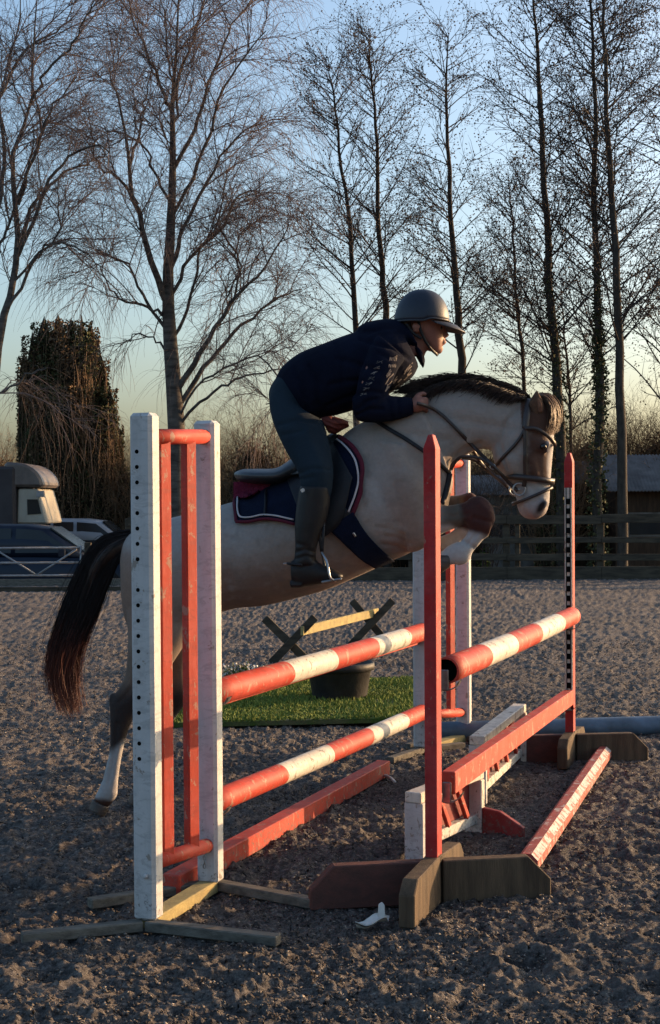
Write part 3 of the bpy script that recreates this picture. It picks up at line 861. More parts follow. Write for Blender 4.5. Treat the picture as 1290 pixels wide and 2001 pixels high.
def wing(name, A, B, H, label, grp, toprail=(0.94, 0.93), bot=(0.21, 0.19), holes=True, up_w=(0.085, 0.075), lean=0.0):
    """white two-upright wing stand; A near upright base, B far upright base"""
    A = Vector(A); B = Vector(B)
    root = thing(name, ((A + B) / 2), label, 'jump stand', grp)
    t = (B - A).normalized(); s = Vector((t.y, -t.x, 0))
    for U in (A, B):
        bm = bmesh.new()
        beam_bm(bm, U + Vector((0, 0, 0.035)), U + Vector((lean, 0, H)), up_w[0], up_w[1], POLE_T, bev=0.012)
        up = bm_obj('upright', bm, M['white_paint'], root)
        hm = None
        n = 21
        for k in range(n if (holes and U is A) else 0):
            if k == 8: continue
            z = H * (0.925 - 0.0296 * k * 1.0)
            c = U + Vector((lean * z / H, 0, z)) - POLE_T * (up_w[1] / 2 + 0.0006) - POLE_S * 0.012
            if hm is None:
                ring = [tuple(POLE_S * (0.0075 * math.cos(q)) + Vector((0, 0, 0.0075 * math.sin(q)))) for q in np.linspace(0, 6.2832, 11)[:-1]]
                ring += [tuple(Vector(v) + POLE_T * 0.012) for v in ring]
                F4 = np.array([(i, (i + 1) % 10, 10 + (i + 1) % 10, 10 + i) for i in range(10)])
                hm = mesh_np('peg_hole', ring, [F4]); bmh = bmesh.new(); bmh.from_mesh(hm); bmh.verts.ensure_lookup_table()
                bmh.faces.new([bmh.verts[i] for i in range(10)]); bmh.to_mesh(hm); bmh.free(); hm.materials.append(M['black_hole'])
            o = bpy.data.objects.new('peg_hole', hm); COL.objects.link(o)
            o.parent = up; o.location = c
    for (f0, f1) in (toprail, bot):
        tube('rail', [A + Vector((0, 0, H * f0)) + t * 0.03, B + Vector((0, 0, H * f1)) - t * 0.02], 0.028, M['orange_paint'], root, 12, 2)
    w = (B - A).length
    for q in (0.27, 0.68):
        c = A + t * (w * q)
        beam('slat', c + Vector((0, 0, H * (bot[0] * (1 - q) + bot[1] * q))), c + Vector((lean, 0, H * (toprail[0] * (1 - q) + toprail[1] * q))), 0.050, 0.036, M['orange_paint'], root, up=Vector((0.72, -0.69, 0)))
    beam('sill', A + Vector((0, 0, 0.022)), B + Vector((0, 0, 0.022)), 0.07, 0.045, M['pale_timber'], root)
    return root, t, s

A1 = G(291, 1815); B1 = G(412, 1741)
w1, t1, s1 = wing('wing_stand', A1, B1, 1.80, 'near white wing stand with a column of peg holes at the left', 'white wing stands of the jump', toprail=(0.955, 0.966), bot=(0.125, 0.10), lean=-0.005)
for (c0, ends) in ((A1 - POLE_T * 0.03, [(42, 1843), (545, 1848)]), (B1 + POLE_T * 0.02, [(175, 1775), (618, 1775)])):
    for e in ends:
        beam('foot', c0 + Vector((0, 0, 0.022)) + (G(*e) - c0).normalized() * 0.01, G(*e) + Vector((0, 0, 0.018)), 0.05, 0.036, M['grey_timber'], w1)
# chains and bolts on the near wing
tube('bolt', [A1 + Vector((-0.005, -0.040, 0.195)), A1 + Vector((-0.005, -0.052, 0.195))], 0.009, M['white_paint'], w1, 8, 2)
for k in range(4):
    c = B1 + Vector((-0.02, -0.045, 0.155 - 0.016 * k))
    tube('chain_link', [c + Vector((0.005 * math.cos(q) if k % 2 else 0, 0.0 if k % 2 else 0.005 * math.cos(q), 0.010 * math.sin(q))) for q in np.linspace(0, 5.3, 6)], 0.0022, M['steel'], w1, 5, 16, loop=True)

B2 = G(907, 1447); A2 = P(824, 1424, 8.75); A2.z = 0
w2, t2, s2 = wing('wing_stand', A2, B2, 1.79, 'far white wing stand with orange slats behind the near red post', 'white wing stands of the jump', holes=False, toprail=(0.955, 0.966), bot=(0.125, 0.10))
for (c0, ends) in ((A2, [(762, 1492), (905, 1462)]), (B2, [(765, 1470), (990, 1462)])):
    for e in ends:
        g = G(*e)
        d = (g - c0)
        if d.length > 0.5: d = d.normalized() * 0.5
        beam('foot', c0 + Vector((0, 0, 0.022)), c0 + d + Vector((0, 0, 0.018)), 0.05, 0.036, M['grey_timber'], w2)

def striped_pole(name, a, b, r, bands, label, mats=('orange_paint', 'cream_paint'), hollow=True, sides=24, grp='striped jump poles'):
    """round pole, bands = fractions where the colour changes"""
    a = Vector(a); b = Vector(b)
    t, s, u = frame(a, b)
    root_me = bpy.data.meshes.new(name)
    bm = bmesh.new()
    fr = sorted(set([0.0] + list(bands) + [1.0]))
    rows = []
    segs = []
    for i in range(len(fr) - 1):
        segs.append((fr[i], fr[i + 1], i % 2))
    rings = []
    rr = random.Random(hash(name) % 97)
    def ring(f, rad, wob=0.0, off=0.0):
        c = a.lerp(b, f) + Vector((0, 0, -0.006 * math.sin(math.pi * f)))
        return [bm.verts.new(c + t * (off + wob * math.sin(2 * math.pi * k / sides * 2 + f * 9)) + (s * math.cos(2 * math.pi * k / sides) + u * math.sin(2 * math.pi * k / sides)) * rad) for k in range(sides)]
    prev = ring(0, r)
    first = prev
    for (f0, f1, mi) in segs:
        n = 4
        for j in range(1, n + 1):
            f = f0 + (f1 - f0) * j / n
            wob = 0.007 if j == n and f1 < 1 else 0
            cur = ring(f, r, wob)
            for k in range(sides):
                fc = bm.faces.new((prev[k], prev[(k + 1) % sides], cur[(k + 1) % sides], cur[k])); fc.material_index = mi; fc.smooth = True
            prev = cur
    for (rg, sgn) in ((first, 1), (prev, -1)):
        inner = [bm.verts.new(v.co + ((a if sgn == 1 else b) - v.co) * 0.14) for v in rg]
        for k in range(sides):
            fc = bm.faces.new((rg[k], rg[(k + 1) % sides], inner[(k + 1) % sides], inner[k])); fc.material_index = 0
        deep = [bm.verts.new(v.co + t * (0.05 * sgn)) for v in inner]
        for k in range(sides):
            fc = bm.faces.new((inner[k], inner[(k + 1) % sides], deep[(k + 1) % sides], deep[k])); fc.material_index = 2
        fc = bm.faces.new(deep); fc.material_index = 2
    bmesh.ops.recalc_face_normals(bm, faces=bm.faces)
    o = bm_obj(name, bm, [M[mats[0]], M[mats[1]], M['black_hole']])
    return tag(o, label, 'jump pole', grp)

def fr_of(pxs, p, q):
    """fractions along p-q (world) whose photo column is px"""
    out = []
    for x in pxs:
        best = min(np.linspace(0, 1, 401), key=lambda f: abs(proj(p.lerp(q, f))[0] - x)); out.append(best)
    return out

def proj(w):
    v = MW.inverted() @ Vector(w)
    return (CX + FPX * v.x / -v.z, CY - FPX * v.y / -v.z)

# front poles of the white wings
pa = P(402, 1358, 5.80); pb = P(838, 1231, 8.85)
striped_pole('jump_pole', pa, pb, 0.053, fr_of([555, 643, 724, 787], pa, pb), 'upper striped pole between the white wing stands, level with the turf mat')
pa = P(402, 1574, 5.80); pb = P(838, 1386, 8.85)
striped_pole('jump_pole', pa, pb, 0.047, fr_of([545, 638, 716, 785], pa, pb), 'lower striped pole between the white wing stands, just above the floor plank')
# back rail sliver
pa = P(404, 1377, 5.88); pb = P(838, 1246, 8.95)
o = beam('jump_plank', pa, pb, 0.02, 0.04, M['orange_paint'], None)
tag(o, 'thin orange batten tucked behind and below the upper striped pole', 'jump plank')
# cups for the front poles
def cup(c, label, mat='steel', s=1.0):
    c = Vector(c)
    root = thing('jump_cup', c, label, 'jump cup', None)
    L = [c + POLE_S * (0.055 * s * math.cos(q)) + Vector((0, 0, 0.050 * s * math.sin(q))) for q in np.linspace(math.pi * 1.08, math.pi * 1.92, 7)]
    V, F = [], []
    for p in L:
        for (dt, dr) in ((-0.025, 0), (0.025, 0), (0.025, -0.004), (-0.025, -0.004)):
            V.append(p + POLE_T * dt + Vector((0, 0, dr)))
    for i in range(6):
        for j in range(4):
            a = i * 4 + j; b = i * 4 + (j + 1) % 4
            F.append((a, b, b + 4, a + 4))
    link('cradle', mesh_np('cradle', V, np.array(F), True), M[mat], root)
    beam('back_plate', c - POLE_T * 0.032 + Vector((0, 0, -0.05)), c - POLE_T * 0.032 + Vector((0, 0, 0.03)), 0.035, 0.006, M[mat], root, up=POLE_T)
    return root
cup(P(424, 1354, 5.83), 'metal cup holding the near end of the upper striped pole')
cup(P(424, 1568, 5.83), 'metal cup holding the near end of the lower striped pole')

# plank on the floor
pa = G(333, 1752) ; pb = G(750, 1515)
pa.z = pb.z = 0.042
o = beam('floor_plank', pa, pb, 0.075, 0.08, M['orange_paint']); tag(o, 'square red plank lying on the sand under the lower striped pole', 'jump plank')

# red stands
def cross_base(root, c, dirL, left, right, front, back, h=0.16, th=0.055, mats=('red_timber', 'timber')):
    """four feet of a crossed sleeper base"""
    d = Vector(dirL).normalized(); z = Vector((0, 0, 1))
    n = d.cross(z)
    for sgn, ln, m in ((-1, left, mats[0]), (1, right, mats[1])):
        o0 = c + d * (sgn * 0.03)
        e = c + d * (sgn * ln)
        ch = 0.085
        pts = [o0 + z * 0.002, e + z * 0.002, e + z * (h - ch), e - d * (sgn * ch) + z * h, o0 + z * h]
        prism('foot', pts, th, n, M[m], root, 0.004)
    for sgn, ln in ((-1, front), (1, back)):
        o0 = c + POLE_T * (sgn * -0.02); e = c + POLE_T * (sgn * ln)
        pts = [o0 + z * 0.002, e + z * 0.002, e + z * (h * 0.72), e - POLE_T * (sgn * 0.05) + z * (h * 1.02), o0 + z * (h * 1.12)]
        prism('foot', pts, 0.058, POLE_T.cross(z), M['timber'], root, 0.004)

def red_stand(base, H, label, dirL, ext, strip=False):
    c = Vector(base)
    root = thing('red_stand', c, label, 'jump stand', 'red posts on crossed timber feet')
    w, d = 0.046, 0.072
    n1 = POLE_S * w / 2; n2 = POLE_T * d / 2
    z = Vector((0, 0, 1))
    bm = bmesh.new()
    cor = [(-1, -1), (1, -1), (1, 1), (-1, 1)]
    v0 = [bm.verts.new(c + n1 * i + n2 * j + z * 0.10) for i, j in cor]
    v1 = [bm.verts.new(c + n1 * i + n2 * j + z * (H - 0.05)) for i, j in cor]
    v2 = [bm.verts.new(c + n1 * (i * 0.35) + n2 * (j * 0.6) + z * H) for i, j in cor]
    fs = [bm.faces.new(v0[::-1]), bm.faces.new(v2)]
    for k in range(4):
        fs.append(bm.faces.new((v0[k], v0[(k + 1) % 4], v1[(k + 1) % 4], v1[k]))); fs.append(bm.faces.new((v1[k], v1[(k + 1) % 4], v2[(k + 1) % 4], v2[k])))
    bmesh.ops.recalc_face_normals(bm, faces=fs)
    bmesh.ops.bevel(bm, geom=list(bm.edges), offset=0.003, segments=1, affect='EDGES')
    bm_obj('post', bm, M['red_paint'], root)
    cross_base(root, c, dirL, *ext)
    if strip:
        f = c - POLE_T * (d / 2 + 0.003)
        z0, z1 = 0.36, H - 0.20
        beam('track_backing', f + z * z0, f + z * z1, w * 0.9, 0.004, M['cream_paint'], root, up=POLE_T, bev=0)
        bm = bmesh.new()
        for sgn in (-1, 1):
            beam_bm(bm, f - POLE_T * 0.004 + POLE_S * (sgn * 0.011) + z * z0, f - POLE_T * 0.004 + POLE_S * (sgn * 0.011) + z * z1, 0.004, 0.004, POLE_T, 0)
        nk = int((z1 - z0) / 0.055)
        for k in range(nk):
            zz = z0 + (k + 0.5) * 0.055
            beam_bm(bm, f - POLE_T * 0.0042 + z * (zz - 0.016), f - POLE_T * 0.0042 + z * (zz + 0.016), 0.018, 0.005, POLE_T, 0)
        o = bm_obj('keyhole_track', bm, M['black_hole'], root)
    else:
        f = c + POLE_T * (d / 2 + 0.003)
        beam('keyhole_track', f + z * 0.36, f + z * (H - 0.12), w * 0.7, 0.004, M['black_hole'], root, up=POLE_T, bev=0)
        g = c + POLE_S * (w / 2 + 0.001)
    return root
cR = G(848, 1764)
dL = (G(1073, 1752) - G(605, 1777)).normalized()
rs1 = red_stand(cR, 1.735, 'near red post on crossed brown timber feet in the middle of the picture', dL, (abs((G(605, 1777) - cR).length), abs((G(1073, 1752) - cR).length), 0.36, 0.34))
cF = G(1115, 1489)
dL2 = (G(1265, 1490) - G(1000, 1497)).normalized()
rs2 = red_stand(cF, 1.765, 'far red post with a white keyhole strip near the right edge', dL2, (0.42, 0.45, 0.26, 0.34), strip=True)

pa = P(871, 1311, cR.y + 0.13); pb = P(1117, 1204, cF.y - 0.02)
striped_pole('jump_pole', pa, pb, 0.052, fr_of([940, 993, 1042, 1087], pa, pb), 'striped pole resting between the two red posts at the right')
cup(pa + Vector((0, 0, -0.022)) + POLE_T * 0.01, 'metal cup under the striped pole on the near red post')
cup(pb + Vector((0, 0, -0.022)) - POLE_T * 0.01, 'metal cup under the striped pole on the far red post')
pa = P(876, 1530, cR.y + 0.10); pb = P(1112, 1362, cF.y - 0.02)
o = beam('jump_plank', pa, pb, 0.055, 0.085, M['orange_paint']); tag(o, 'plain red square plank slung low between the two red posts', 'jump plank')
cup(pa + Vector((0, 0, -0.022)) + POLE_T * 0.01, 'metal cup under the low red plank on the near red post')
cup(pb + Vector((0, 0, -0.022)) - POLE_T * 0.01, 'metal cup under the low red plank on the far red post')

# ground rail right with worn white stripe: an octagonal pole
pa = G(1030, 1712); pb = G(1183, 1483)
pa.z = pb.z = 0.045
def oct_pole():
    t, s, u = frame(pa, pb)
    bm = bmesh.new(); n = 8; rows = []
    for i in range(9):
        c = pa.lerp(pb, i / 8)
        rows.append([bm.verts.new(c + (s * math.cos(math.pi * (2 * k + 1) / 8) + u * math.sin(math.pi * (2 * k + 1) / 8)) * 0.047) for k in range(8)])
    for i in range(8):
        for k in range(8):
            f = bm.faces.new((rows[i][k], rows[i][(k + 1) % 8], rows[i + 1][(k + 1) % 8], rows[i + 1][k]))
            f.material_index = 1 if k == 0 else 0
    bm.faces.new(rows[0][::-1]); bm.faces.new(rows[-1])
    bmesh.ops.recalc_face_normals(bm, faces=bm.faces)
    return bm_obj('ground_pole', bm, [M['worn_red'], M['worn_white']])
M['worn_red'] = paint('worn_red', (0.36, 0.07, 0.05), (0.45, 0.36, 0.32), 0.60)
M['worn_white'] = paint('worn_white', (0.55, 0.48, 0.44), (0.33, 0.09, 0.06), 0.56)
o = oct_pole(); tag(o, 'worn red ground pole with a rubbed white stripe lying on the sand at the right', 'jump pole')

# fillers under the low plank
def filler(A, B, H, label, feet=True, tri=False, nb=3):
    A = Vector(A); B = Vector(B)
    root = thing('jump_filler', (A + B) / 2, label, 'jump filler', 'small white framed fillers under the low plank')
    t = (B - A).normalized(); s = Vector((t.y, -t.x, 0)); z = Vector((0, 0, 1)); L = (B - A).length
    beam('top_rail', A + z * (H - 0.02), B + z * (H - 0.02), 0.075, 0.045, M['cream_paint'], root)
    beam('bottom_rail', A + z * 0.065 + t * 0.03, B + z * 0.065 - t * 0.03, 0.04, 0.045, M['cream_paint'], root)
    beam('leg', A + t * 0.025, A + t * 0.025 + z * (H - 0.043), 0.085, 0.04, M['white_paint'], root, up=t)
    beam('leg', B - t * 0.025, B - t * 0.025 + z * (H - 0.043), 0.085, 0.04, M['cream_paint'], root, up=t)
    # red backing panel and slanting battens
    a = A + t * (L * 0.08) - s * 0.02; b = B - t * (L * 0.08) - s * 0.02
    prism('panel', [a + z * 0.09, b + z * 0.09, b + z * (H - 0.05), a + z * (H - 0.05)], 0.012, s, M['dark_red'], root, 0)
    for k in range(nb):
        f0 = (k + 0.7) / (nb + 0.4); f1 = f0 - 0.16
        beam('batten', A + t * (L * f0) + s * 0.012 + z * 0.088, A + t * (L * max(0.05, f1)) + s * 0.012 + z * (H - 0.045), 0.03, 0.02, M['orange_paint'], root, up=s)
    if tri:
        c = B - t * 0.03
        prism('bracket', [c + s * 0.045, c + s * 0.24, c + s * 0.24 + z * 0.05, c + s * 0.13 + z * 0.11, c + s * 0.045 + z * 0.12], 0.03, t, M['dark_red'], root)
    return root
f1a = Vector((0.335, 6.10, 0)); f1b = Vector((0.655, 6.66, 0))
filler(f1a, f1b, 0.285, 'near white framed filler with slanting orange battens right behind the near red post', tri=True)
f2a = Vector((0.715, 7.25, 0)); f2b = Vector((1.075, 8.42, 0))
filler(f2a, f2b, 0.335, 'farther white framed filler with a weathered top rail in front of the far crossed base', nb=4)

# blue-grey pipe pole
pa = G(855, 1449); pb = G(1420, 1432)
pa.z = pb.z = 0.06
mid = pa.lerp(pb, 0.5)
o = tube('ground_pipe', [pa, mid, pb], 0.062, M['blue_pipe'], None, 20, 5)
tag(o, 'long blue grey pole lying across the sand behind the far red post', 'pole')

# small broken cup near the front
def white_cup():
    c = G(728, 1815)
    root = thing('broken_cup', c, 'broken white plastic jump cup lying on the sand in front of the brown feet', 'jump cup')
    rr = np.random.default_rng(3)
    nu, nv = 12, 7
    V, F = [], []
    for k in (0, 1):
        for i in range(nu):
            for j in range(nv):
                u = i / (nu - 1) * 2 - 1; v = j / (nv - 1) * 2 - 1
                w = 0.033 * (1 - 0.35 * max(0, -u)) 
                z = 0.016 + 0.018 * abs(v) ** 1.5 + 0.010 * math.sin(u * 3 + v) + 0.006 * u
                V.append((c.x + 0.055 * u + 0.006 * v, c.y + w * v + 0.01 * u, z - 0.004 * k + 0.002 * rr.random()))
    id_ = np.arange(nu * nv).reshape(nu, nv)
    F = np.stack([id_[:-1, :-1], id_[1:, :-1], id_[1:, 1:], id_[:-1, 1:]], -1).reshape(-1, 4)
    E = np.concatenate([id_[:, 0], id_[-1, 1:], id_[::-1, -1][1:], id_[0, ::-1][1:]])
    S = np.stack([E[:-1], E[1:], E[1:] + nu * nv, E[:-1] + nu * nv], -1)
    link('plate', mesh_np('plate', V, np.concatenate([F, F[:, ::-1] + nu * nv, S]), True), M['white_plastic'], root)
    prism('tongue', [c + Vector((0.018, 0.02, 0.02)), c + Vector((0.046, 0.018, 0.02)), c + Vector((0.044, 0.028, 0.075)), c + Vector((0.034, 0.030, 0.086)), c + Vector((0.022, 0.028, 0.078))], 0.006, (0, 1, -0.15), M['white_plastic'], root, 0.002)
white_cup()
o = tube('stick', [G(742, 1521) + Vector((0, 0, .015)), G(758, 1524) + Vector((0, 0, .02)), G(772, 1531) + Vector((0, 0, .008))], 0.008, M['white_plastic'], None, 6)
tag(o, 'short pale stick lying by the far end of the floor plank', 'stick')

# ------------------------------------------------------------------ turf mat, tub, flowers, cavaletti
def turf():
    a, b, c, d = G(340, 1424), G(850, 1412), G(850, 1330), G(340, 1345)
    root = thing('turf_mat', (a + c) / 2, 'bright green artificial turf mat under the black rubber tub', 'mat')
    mt = simple('turf_green', (0.045, 0.085, 0.015), (0.12, 0.11, 0.06), 5, 0.9, 0.1, (1, 1, 1), 0.6, 60)
    prism('backing', [p + Vector((0, 0, 0.022)) for p in (a, b, c, d)], 0.03, (0, 0, 1), mt, root, 0)
    n = 30000
    r = np.random.default_rng(77)
    u = r.random(n); v = r.random(n)
    A_, B_, C_, D_ = [np.array(p) for p in (a, b, c, d)]
    p = (A_ * (1 - u[:, None]) + B_ * u[:, None]) * (1 - v[:, None]) + (D_ * (1 - u[:, None]) + C_ * u[:, None]) * v[:, None]
    p[:, 2] = 0.036
    pn = vnoise(p[:, 0], p[:, 1], 0.35, 88) + 0.6 * vnoise(p[:, 0], p[:, 1], 0.12, 89)
    keep = r.random(n) < 0.9 - 0.5 * (pn > 0.45)
    h = r.uniform(0.008, 0.028, n) * (1 + 0.9 * pn) * keep + 0.001; an = r.uniform(0, 6.28, n); w = 0.006
    dx = np.stack([np.cos(an) * w, np.sin(an) * w, np.zeros(n)], -1)
    tip = np.stack([r.normal(0, 0.012, n), r.normal(0, 0.012, n), h], -1)
    V = np.stack([p - dx, p + dx, p + tip], 1).reshape(-1, 3)
    F = np.arange(n * 3).reshape(n, 3)
    o = link('grass', mesh_np('grass', V, F), leafy('turf_blade', (0.06, 0.11, 0.015), (0.24, 0.27, 0.06)), root); o['kind'] = 'stuff'
turf()

def tub():
    c = G(664, 1372); c.z = 0.036
    root = thing('rubber_tub', c, 'round black rubber feed tub standing on the green turf mat', 'tub')
    prof = [(0.0, 0.0), (0.195, 0.0), (0.205, 0.02), (0.235, 0.20), (0.242, 0.205), (0.258, 0.21), (0.262, 0.235), (0.258, 0.262), (0.246, 0.265), (0.238, 0.255), (0.225, 0.20), (0.19, 0.03), (0.0, 0.03)]
    V, F = [], []; n = 40
    for r_, z in prof:
        for k in range(n):
            a = 2 * math.pi * k / n
            V.append((c.x + r_ * math.cos(a), c.y + r_ * math.sin(a), c.z + z))
    for i in range(len(prof) - 1):
        for k in range(n):
            F.append((i * n + k, i * n + (k + 1) % n, (i + 1) * n + (k + 1) % n, (i + 1) * n + k))
    link('bowl', mesh_np('bowl', V, np.array(F), True), M['rubber'], root)
tub()

def flowers():
    c = G(480, 1338); r = np.random.default_rng(5)
    root = thing('flower_pot_row', c, 'clump of small white artificial flowers behind the near end of the upper pole', 'flowers')
    n = 70
    x = r.uniform(-0.17, 0.22, n); y = r.uniform(-0.06, 0.06, n); h = r.uniform(0.06, 0.17, n)
    p0 = np.stack([c.x + x, c.y + y, np.full(n, 0.0)], -1); p1 = p0 + np.stack([r.normal(0, .03, n), r.normal(0, .02, n), h], -1)
    V, F = tubes([np.stack([p0, (p0 + p1) / 2, p1], 1)], [np.full((n, 3), 0.004)], 4)
    o = link('stems', mesh_np('stems', V, F), M['green_leaf'], root); o['kind'] = 'stuff'
    pp = np.repeat(p1, 6, 0) + r.normal(0, 0.012, (n * 6, 3))
    V, F = bits(r, pp, 0.016, True); o = link('petals', mesh_np('petals', V, F), M['white_plastic'], root); o['kind'] = 'stuff'
    pp = np.repeat((p1 + p0) / 2, 8, 0) + r.normal(0, 0.03, (n * 8, 3)); pp[:, 2] = np.maximum(pp[:, 2], 0.01)
    V, F = bits(r, pp, 0.022, True); o = link('leaves', mesh_np('leaves', V, F), M['green_leaf'], root); o['kind'] = 'stuff'
flowers()

def cavaletti():
    Y1, Y2 = 13.8, 15.6
    root = thing('cavaletti', (P(575, 1290, Y1) + P(725, 1258, Y2)) / 2, 'low cavaletti of two dark timber crosses carrying a yellow board beyond the turf mat', 'cavaletti')
    for (Y, a, b, c, d) in ((Y1, (517, 1208), (606, 1296), (616, 1206), (530, 1296)), (Y2, (688, 1174), (762, 1262), (768, 1173), (684, 1262))):
        beam('cross_arm', P(*a, Y), P(*b, Y), 0.05, 0.075, M['fence_timber'], root, up=(0.6, 0, 1))
        beam('cross_arm', P(*c, Y - .055), P(*d, Y - .055), 0.05, 0.075, M['fence_timber'], root, up=(-0.6, 0, 1))
    beam('board', P(590, 1233, Y1 - .1), P(738, 1196, Y2 + .1), 0.03, 0.085, M['pale_timber'], root)
cavaletti()

# ------------------------------------------------------------------ horse
def HY(px):      # distance of the horse's centre plane at photo column px (nose slightly nearer)
    return 6.98 - 0.16 * (px - 600) / 415

def loft_vf(st, n=28, e=2.0, cap=True, sub=5, yc=None):
    """closed loft; st = [(x1,y1,x2,y2,halfwidth,dy)], silhouette points in photo pixels"""
    S = np.array([s if len(s) == 6 else (*s, 0.0) for s in st], dtype=float)
    k = max(2, (len(S) - 1) * sub + 1)
    R = spline([tuple(r) for r in S], k) if False else None
    e2 = np.vstack([2 * S[0] - S[1], S, 2 * S[-1] - S[-2]])
    rows = []
    for u in np.linspace(0, len(S) - 1 - 1e-6, k):
        i = int(u); f = u - i
        a, b, c, d = e2[i], e2[i + 1], e2[i + 2], e2[i + 3]
        rows.append(0.5 * ((2 * b) + (-a + c) * f + (2 * a - 5 * b + 4 * c - d) * f * f + (-a + 3 * b - 3 * c + d) * f ** 3))
    V = []
    for (x1, y1, x2, y2, w, dy) in rows:
        Yc = (HY((x1 + x2) / 2) if yc is None else yc) + dy
        p1 = P(x1, y1, Yc); p2 = P(x2, y2, Yc)
        c = (p1 + p2) / 2; h = (p1 - p2) / 2
        for j in range(n):
            a = 2 * math.pi * j / n
            ca, sa = math.cos(a), math.sin(a)
            ca = math.copysign(abs(ca) ** (2 / e), ca); sa = math.copysign(abs(sa) ** (2 / e), sa)
            V.append(c + h * ca + Vector((0, -w * sa, 0)))
    m = len(rows)
    F = []
    for i in range(m - 1):
        for j in range(n):
            F.append((i * n + j, i * n + (j + 1) % n, (i + 1) * n + (j + 1) % n, (i + 1) * n + j))
    F.append(tuple(range(n))[::-1]); F.append(tuple((m - 1) * n + j for j in range(n)))
    return V, F

def organic(name, lofts, vox, mat, parent, smooth_it=6, e=2.0, yc=None, extra=None):
    """union of lofts as one continuous skin"""
    bm = bmesh.new()
    for lf in lofts:
        V, F = loft_vf(lf, e=e, yc=yc)
        vs = [bm.verts.new(v) for v in V]
        fs = [bm.faces.new([vs[i] for i in f]) for f in F]
        bmesh.ops.recalc_face_normals(bm, faces=fs)
    for (V, F) in (extra or []):
        vs = [bm.verts.new(v) for v in V]
        fs = [bm.faces.new([vs[i] for i in f]) for f in F]
        bmesh.ops.recalc_face_normals(bm, faces=fs)
    me = bpy.data.meshes.new(name); bm.to_mesh(me); bm.free()
    o = bpy.data.objects.new(name, me); COL.objects.link(o)
    md = o.modifiers.new('r', 'REMESH'); md.mode = 'VOXEL'; md.voxel_size = vox; md.use_smooth_shade = True
    if smooth_it:
        ms = o.modifiers.new('s', 'SMOOTH'); ms.factor = 0.5; ms.iterations = smooth_it
    dg = bpy.context.evaluated_depsgraph_get(); dg.update()
    new = bpy.data.meshes.new_from_object(o.evaluated_get(dg))
    o.modifiers.clear(); o.data = new; bpy.data.meshes.remove(me); new.name = name
    new.materials.clear(); new.materials.append(mat)
    new.polygons.foreach_set('use_smooth', np.ones(len(new.polygons), dtype=bool))
    if parent is not None:
        o.parent = parent; o.matrix_parent_inverse = pinv(parent)
    return o

def limb_vf(pts, radii, n=12):
    """closed tube as extra piece for organic()"""
    k = (len(pts) - 1) * 4 + 1
    L = spline(pts, k); R = np.interp(np.linspace(0, 1, k), np.linspace(0, 1, len(radii)), radii)
    V, F = tubes([L[None]], [R[None]], n)
    F = [tuple(f) for f in F.tolist()]
    F.append(tuple(range(n))); F.append(tuple((k - 1) * n + j for j in range(n))[::-1])
    return [Vector(v) for v in V], F

torso = [(236, 1085, 243, 1150, .07), (250, 1047, 248, 1215, .18), (290, 1024, 285, 1262, .245), (350, 1008, 345, 1258, .28), (400, 996, 400, 1212, .29),
         (450, 982, 455, 1190, .295), (500, 968, 515, 1184, .295), (550, 945, 575, 1170, .29), (600, 912, 640, 1152, .285), (650, 868, 702, 1126, .275),
         (690, 835, 762, 1098, .26), (730, 815, 815, 1072, .245), (780, 792, 866, 1015, .225), (812, 780, 884, 950, .19)]
neck = [(740, 812, 848, 1000, .18), (800, 776, 876, 930, .15), (850, 755, 893, 905, .125), (900, 746, 918, 886, .11), (950, 749, 946, 877, .10),
        (1000, 765, 966, 884, .092), (1036, 783, 985, 900, .085)]
head = [(1040, 776, 1005, 800, .05), (1070, 786, 975, 835, .085), (1083, 812, 963, 868, .10), (1083, 850, 966, 905, .098), (1080, 890, 983, 936, .085),
        (1077, 925, 999, 952, .068), (1075, 958, 1009, 974, .058), (1073, 985, 1011, 992, .060), (1066, 1004, 1020, 1008, .052), (1050, 1015, 1034, 1015, .03)]
nearfore = [(770, 960, 800, 1082, .10, -.10), (810, 975, 828, 1072, .09, -.13), (855, 988, 860, 1046, .068, -.14), (900, 984, 900, 1030, .055, -.15), (935, 972, 925, 1040, .053, -.15),
            (962, 990, 946, 1046, .048, -.15), (968, 1016, 950, 1048, .04, -.15)]
nearcan = [(934, 1002, 970, 1014, .042, -.15), (920, 1030, 950, 1048, .034, -.15), (902, 1056, 925, 1078, .030, -.15), (884, 1068, 908, 1098, .036, -.15), (868, 1074, 880, 1104, .033, -.15), (860, 1078, 866, 1106, .034, -.15)]
farfore = [(775, 940, 810, 1050, .10, .12), (820, 950, 835, 1040, .085, .14), (860, 965, 866, 1022, .064, .15), (895, 968, 898, 1015, .055, .15), (922, 962, 918, 1020, .052, .15), (944, 985, 932, 1028, .045, .15)]
farcan = [(920, 990, 950, 1005, .040, .15), (902, 1022, 930, 1036, .033, .15), (880, 1040, 900, 1062, .030, .15), (866, 1046, 884, 1076, .036, .15), (850, 1050, 862, 1080, .032, .15)]
nearhind = [(262, 1100, 400, 1110, .13, -.12), (249, 1180, 392, 1205, .125, -.12), (250, 1262, 345, 1285, .095, -.13), (243, 1325, 305, 1345, .068, -.13), (218, 1368, 272, 1388, .050, -.13),
            (215, 1405, 255, 1418, .042, -.13), (215, 1460, 241, 1464, .034, -.13), (205, 1505, 233, 1511, .031, -.13), (197, 1537, 229, 1549, .037, -.13), (187, 1554, 219, 1570, .034, -.13), (183, 1562, 213, 1577, .036, -.13)]
